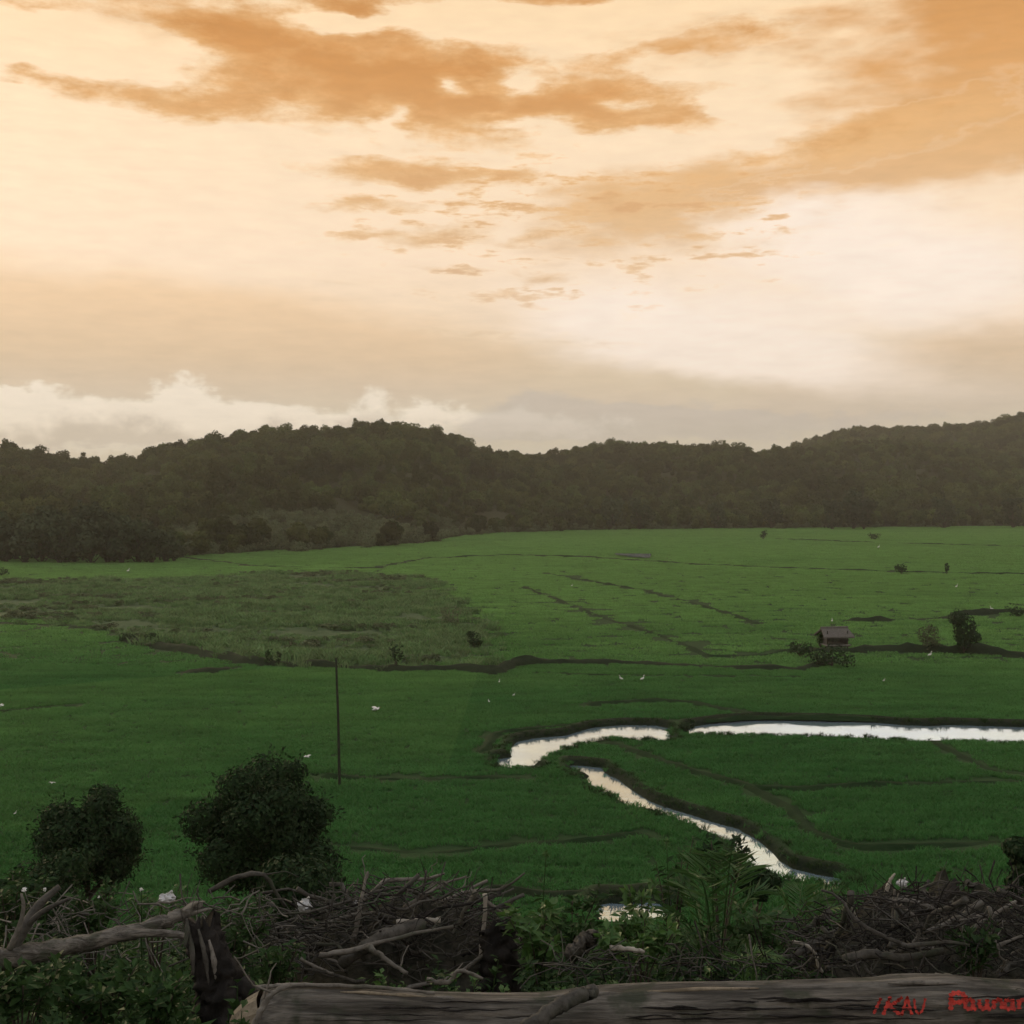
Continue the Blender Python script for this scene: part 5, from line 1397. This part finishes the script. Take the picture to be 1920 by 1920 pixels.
wood('cut_branch', 'grey stub of wood beside the bright shrub', 'branch', [(1070, 1790, 6.7), (1095, 1768, 6.7), (1112, 1758, 6.7)], 0.045, 0.05, M['darkbranch'], seed=13, sides=12)

# ------------------------------------------------------------------ shrubs and ferns of the slope
def shrub(name, label, cat, px, py_top, d, w_px, leaf, nleaf, mat, seed, stems=4, py_low=None, aspect=0.45, group=None, dense=0.55):
    """several stems from the ground, each carrying leaves along its upper part"""
    m_ = d / F
    x_, _, zt = P(px, py_top, d); zg = gz(x_, d); hgt = zt - zg; w = w_px * m_
    zl = P(px, py_low, d)[2] - zg if py_low else hgt * 0.25
    t = thing(name, label, cat, (x_, d, zg), group)
    r_ = np.random.default_rng(seed)
    lv = []
    for k in range(stems):
        a = 2 * math.pi * (k + r_.random() * 0.7) / stems
        tip = np.array([math.cos(a) * w * 0.5 * r_.uniform(0.3, 1.0), math.sin(a) * w * 0.4 * r_.uniform(0.3, 1), zl + (hgt - zl) * (r_.uniform(0.6, 0.98) if k else 1.0)])
        q = smooth_line([(0, 0, -0.05), tip * np.array([0.35, 0.35, 0.55]), tip], 12)
        obj('stem', mesh_np(name + '_stem', *tube(q, [max(0.005, hgt * 0.011), 0.003], 6), M['trunk'], True), t)
        n = nleaf // stems
        tt_ = dense * 0 + (1 - r_.random(n) ** 1.4 * (1 - min(0.8, zl / hgt)))
        i_ = np.clip(tt_, 0, 1) * 11; i0 = np.minimum(i_.astype(int), 10); fr_ = (i_ - i0)[:, None]
        p = q[i0] * (1 - fr_) + q[i0 + 1] * fr_
        dd = r_.normal(size=(n, 3)); dd[:, 2] = dd[:, 2] * 0.4 + 0.15; dd /= np.linalg.norm(dd, axis=1)[:, None]
        off = r_.uniform(0.5, 1.0, n)[:, None] * (leaf * 0.6 + w * 0.10 * r_.random((n, 1)))
        lv.append(leaf_cards(p + dd * off, leaf, np.array([[0, 0, 1.0]]) * np.ones((n, 1)) * 1.6, seed + k, aspect, 0.3, dd))
    v_, f_ = join(lv)
    obj('foliage', mesh_np(name + '_foliage', v_, f_, mat), t, kind='stuff')
    return t
SG = 'shrubs on the slope'
shrub('slope_shrub', 'bright broad-leaved shrub just right of the brush heap', 'shrub', 1008, 1700, 7.0, 150, 0.085, 240, M['brightleaf'], 1001, 6, 1840, 0.5)
shrub('slope_shrub', 'leafy green shrub behind the bright one right of the brush heap', 'shrub', 1070, 1684, 8.2, 190, 0.075, 420, M['bushleaf'], 1002, 7, 1790, 0.5)
shrub('slope_shrub', 'slim sapling with a leafy tuft standing before the pool', 'sapling', 1204, 1652, 7.4, 80, 0.07, 110, M['brightleaf'], 1003, 3, 1720, 0.45)
shrub('slope_shrub', 'low yellowish shrub below the pool', 'shrub', 1200, 1735, 6.8, 210, 0.065, 420, M['brightleaf'], 1004, 8, 1800, 0.5)
shrub('slope_shrub', 'tall climbing weed left of the palm-like fern', 'shrub', 1262, 1574, 8.6, 80, 0.06, 150, M['bushleaf'], 1005, 4, 1790, 0.5)
shrub('slope_shrub', 'dark leafy shrub behind the palm-like fern at its top', 'shrub', 1352, 1572, 9.4, 110, 0.075, 150, M['darkleaf'], 1006, 4, 1650, 0.5)
shrub('slope_shrub', 'dense green shrub at the right of the palm-like fern', 'shrub', 1440, 1690, 7.6, 170, 0.06, 300, M['midleaf'], 1007, 8, 1820, 0.5)
shrub('slope_shrub', 'green shrub filling the foot of the palm-like fern', 'shrub', 1310, 1735, 7.6, 190, 0.065, 300, M['bushleaf'], 1008, 7, 1840, 0.5)
bush('slope_bush', 'round dark bush in front of the lower stream', 'bush', 1418, 1690, 100, 66, 1500, 0.08, M['darkleaf'], depth=13.0, seed=424)
shrub('slope_shrub', 'leafy weeds under the tip of the bare trunk', 'shrub', 430, 1690, 7.2, 170, 0.06, 420, M['bushleaf'], 1010, 8, 1800, 0.45)
shrub('slope_shrub', 'green weed clump between the stump and the brush heap', 'shrub', 520, 1775, 6.2, 110, 0.05, 260, M['bushleaf'], 1011, 6, 1850, 0.45)
shrub('slope_shrub', 'green shrub behind the forked branch at the left border', 'shrub', 20, 1650, 8.2, 150, 0.07, 420, M['bushleaf'], 1012, 7, 1760, 0.5)
shrub('slope_shrub', 'leafy weeds behind the middle of the bare trunk', 'shrub', 170, 1672, 8.0, 190, 0.065, 460, M['bushleaf'], 1013, 8, 1760, 0.5)
shrub('slope_shrub', 'pale weeds around the crumpled white bag', 'shrub', 290, 1664, 7.6, 130, 0.05, 300, M['brightleaf'], 1014, 7, 1740, 0.4)
shrub('slope_shrub', 'green sprig growing in the right brushwood near the border', 'shrub', 1830, 1740, 6.6, 110, 0.06, 220, M['bushleaf'], 1015, 6, 1820, 0.45)
shrub('slope_shrub', 'leafy weed at the upper edge of the right brushwood', 'shrub', 1780, 1642, 8.6, 110, 0.06, 150, M['bushleaf'], 1016, 5, 1720, 0.45)
shrub('slope_shrub', 'broad-leaved weeds at the lower left border', 'shrub', 40, 1815, 5.0, 170, 0.06, 360, M['bushleaf'], 1017, 8, 1900, 0.5)
shrub('slope_shrub', 'broad-leaved weeds below the bare trunk', 'shrub', 190, 1820, 5.2, 200, 0.06, 420, M['bushleaf'], 1018, 9, 1900, 0.5)
shrub('slope_shrub', 'broad-leaved weeds left of the broken stump', 'shrub', 300, 1835, 5.0, 130, 0.055, 300, M['bushleaf'], 1019, 7, 1910, 0.5)
# thin flowering stems
def stalk(label, px, py_top, d, seed, head=0.02, mat='white', lean=0.0):
    x_, _, zt = P(px, py_top, d); zg = gz(x_, d)
    t = thing('weed_stalk', label, 'weed', (x_ - lean, d, zg))
    q = smooth_line([(0, 0, -0.05), (lean * 0.3, 0, (zt - zg) * 0.5), (lean, 0, zt - zg)], 10)
    obj('stem', mesh_np('stalk_stem', *tube(q, [0.006, 0.003], 5), M['bushleaf'], True), t)
    r_ = np.random.default_rng(seed)
    n = 26
    dd = r_.normal(size=(n, 3)); dd /= np.linalg.norm(dd, axis=1)[:, None]
    obj('flower_head', mesh_np('stalk_head', *leaf_cards(q[-1] + dd * head * 0.6, head, dd, seed, 0.5, 0.2, dd), M[mat]), t, kind='stuff')
    n = 16; i_ = r_.integers(2, 9, n); dd = r_.normal(size=(n, 3)); dd[:, 2] *= 0.4; dd /= np.linalg.norm(dd, axis=1)[:, None]
    obj('leaves', mesh_np('stalk_leaves', *leaf_cards(q[i_] + dd * 0.04, 0.08, np.array([[0, 0, 1.]]) * np.ones((n, 1)), seed, 0.3, 0.2, dd), M['bushleaf']), t, kind='stuff')
stalk('white tufted weed head at the left border beside the forked branch', 45, 1668, 6.6, 1, 0.015)
stalk('white tufted weed head against the dark forked branch', 84, 1668, 6.9, 2, 0.011)
stalk('small white flower left of the crumpled bag', 265, 1668, 6.9, 3, 0.012)
stalk('white flower in the weeds left of the small white one', 185, 1682, 7.0, 4, 0.008)
stalk('tall thin grass stalk right of the brush heap', 1024, 1600, 8.6, 5, 0.03, 'brightleaf', 0.04)
stalk('pale flower stalk at the top of the climbing weed', 1250, 1578, 8.4, 6, 0.024, 'brightleaf', -0.03)
stalk('thin weed stalk before the end of the stream', 1590, 1666, 8.0, 7, 0.014, 'brightleaf')
stalk('thin weed stalk above the middle of the right brushwood', 1770, 1630, 8.6, 8, 0.02, 'brightleaf', 0.05)
stalk('thin weed stalk above the right part of the brushwood', 1822, 1632, 8.8, 9, 0.02, 'brightleaf', -0.03)
# fronds
def frond_mesh(pts, leaflet, n, seed, droop=0.5, mat=None):
    q = smooth_line(pts, 24)
    d = np.gradient(q, axis=0); d /= np.linalg.norm(d, axis=1)[:, None] + 1e-9
    side = np.cross(d, np.array([0, 0, 1.0])); side /= np.linalg.norm(side, axis=1)[:, None] + 1e-9
    r_ = np.random.default_rng(seed)
    parts = [tube(q, [0.007, 0.002], 5)]
    for s_ in (1, -1):
        i_ = np.linspace(5, 23, n).astype(int)
        L = leaflet * np.sin(np.linspace(0.35, 2.9, n)) * r_.uniform(0.85, 1.1, n)
        dd = side[i_] * s_ + d[i_] * 0.9 + np.array([0, 0, -droop]) * r_.uniform(0.5, 1.2, n)[:, None]
        dd /= np.linalg.norm(dd, axis=1)[:, None]
        up = np.cross(dd, d[i_])
        parts.append(leaf_cards(q[i_] + dd * L[:, None] * 0.5, L / 1.0, up * 3, seed, 0.11, 0.2, dd * 4))
    v_, f_ = join(parts)
    return mesh_np('frond', v_, f_, mat or M['brightleaf'])
def fern(name, label, cat, px, py, d, fr, leaflet, mat, seed):
    x_, y_, z_ = P(px, py, d); zg = gz(x_, d)
    t = thing(name, label, cat, (x_, d, zg))
    r_ = np.random.default_rng(seed)
    o_ = np.array([x_, d, zg])
    for k, (mx, my, tx, ty, dy_) in enumerate(fr):
        pts = np.array([(0, 0, 0.0), np.array(P(mx, my, d + dy_ * 0.5)) - o_, np.array(P(tx, ty, d + dy_)) - o_])
        obj('frond', frond_mesh(pts, leaflet * r_.uniform(0.85, 1.15), 18, seed + k, 0.18, mat), t)
    return t
fern('palm_fern', 'big palm-like fern with arching fronds in the middle of the slope', 'fern', 1345, 1835, 8.0,
     [(1300, 1690, 1268, 1650, 0.1), (1318, 1650, 1300, 1596, 0.3), (1335, 1640, 1338, 1600, -0.2), (1380, 1660, 1402, 1622, 0.3), (1400, 1690, 1470, 1668, 0.0), (1290, 1730, 1230, 1712, -0.2), (1410, 1730, 1490, 1722, -0.4), (1322, 1670, 1285, 1630, -0.5), (1365, 1650, 1372, 1592, -0.3)], 0.20, M['midleaf'], 1101)
fern('palm_fern', 'small bright palm clump at the left edge of the right brushwood', 'fern', 1500, 1790, 7.8,
     [(1520, 1715, 1560, 1680, 0.1), (1530, 1725, 1600, 1692, -0.2), (1500, 1700, 1505, 1655, 0.2), (1480, 1710, 1462, 1668, 0.0), (1525, 1700, 1580, 1660, 0.2), (1535, 1740, 1610, 1722, -0.1)], 0.15, M['brightleaf'], 1102)
fern('palm_fern', 'pale feathery fern drooping just above the log', 'fern', 1398, 1842, 6.2,
     [(1420, 1798, 1478, 1800, -0.2), (1405, 1800, 1440, 1782, 0.0), (1425, 1806, 1500, 1822, -0.1), (1390, 1805, 1362, 1800, -0.1)], 0.09, M['brightleaf'], 1103)

# ================================================================== haze over the plain
hz, T = new_mat('haze')
pv = T.add('ShaderNodeVolumePrincipled')
pv.inputs['Color'].default_value = (0.90, 0.86, 0.74, 1)
pv.inputs['Density'].default_value = 0.00021
pv.inputs['Anisotropy'].default_value = 0.3
ho = T.add('ShaderNodeOutputMaterial'); T.l.new(pv.outputs[0], ho.inputs['Volume'])
hx, hy0, hy1, hz0, hz1 = 2050.0, -90.0, 2650.0, -2.0, 150.0
hv = [(sx * hx, yy, zz) for zz in (hz0, hz1) for yy in (hy0, hy1) for sx in (-1, 1)]
hf = [(0, 2, 3, 1), (4, 5, 7, 6), (0, 1, 5, 4), (2, 6, 7, 3), (0, 4, 6, 2), (1, 3, 7, 5)]
obj('haze', mesh_np('haze', hv, hf, hz), kind='stuff', label='thin evening haze over the plain', category='haze')
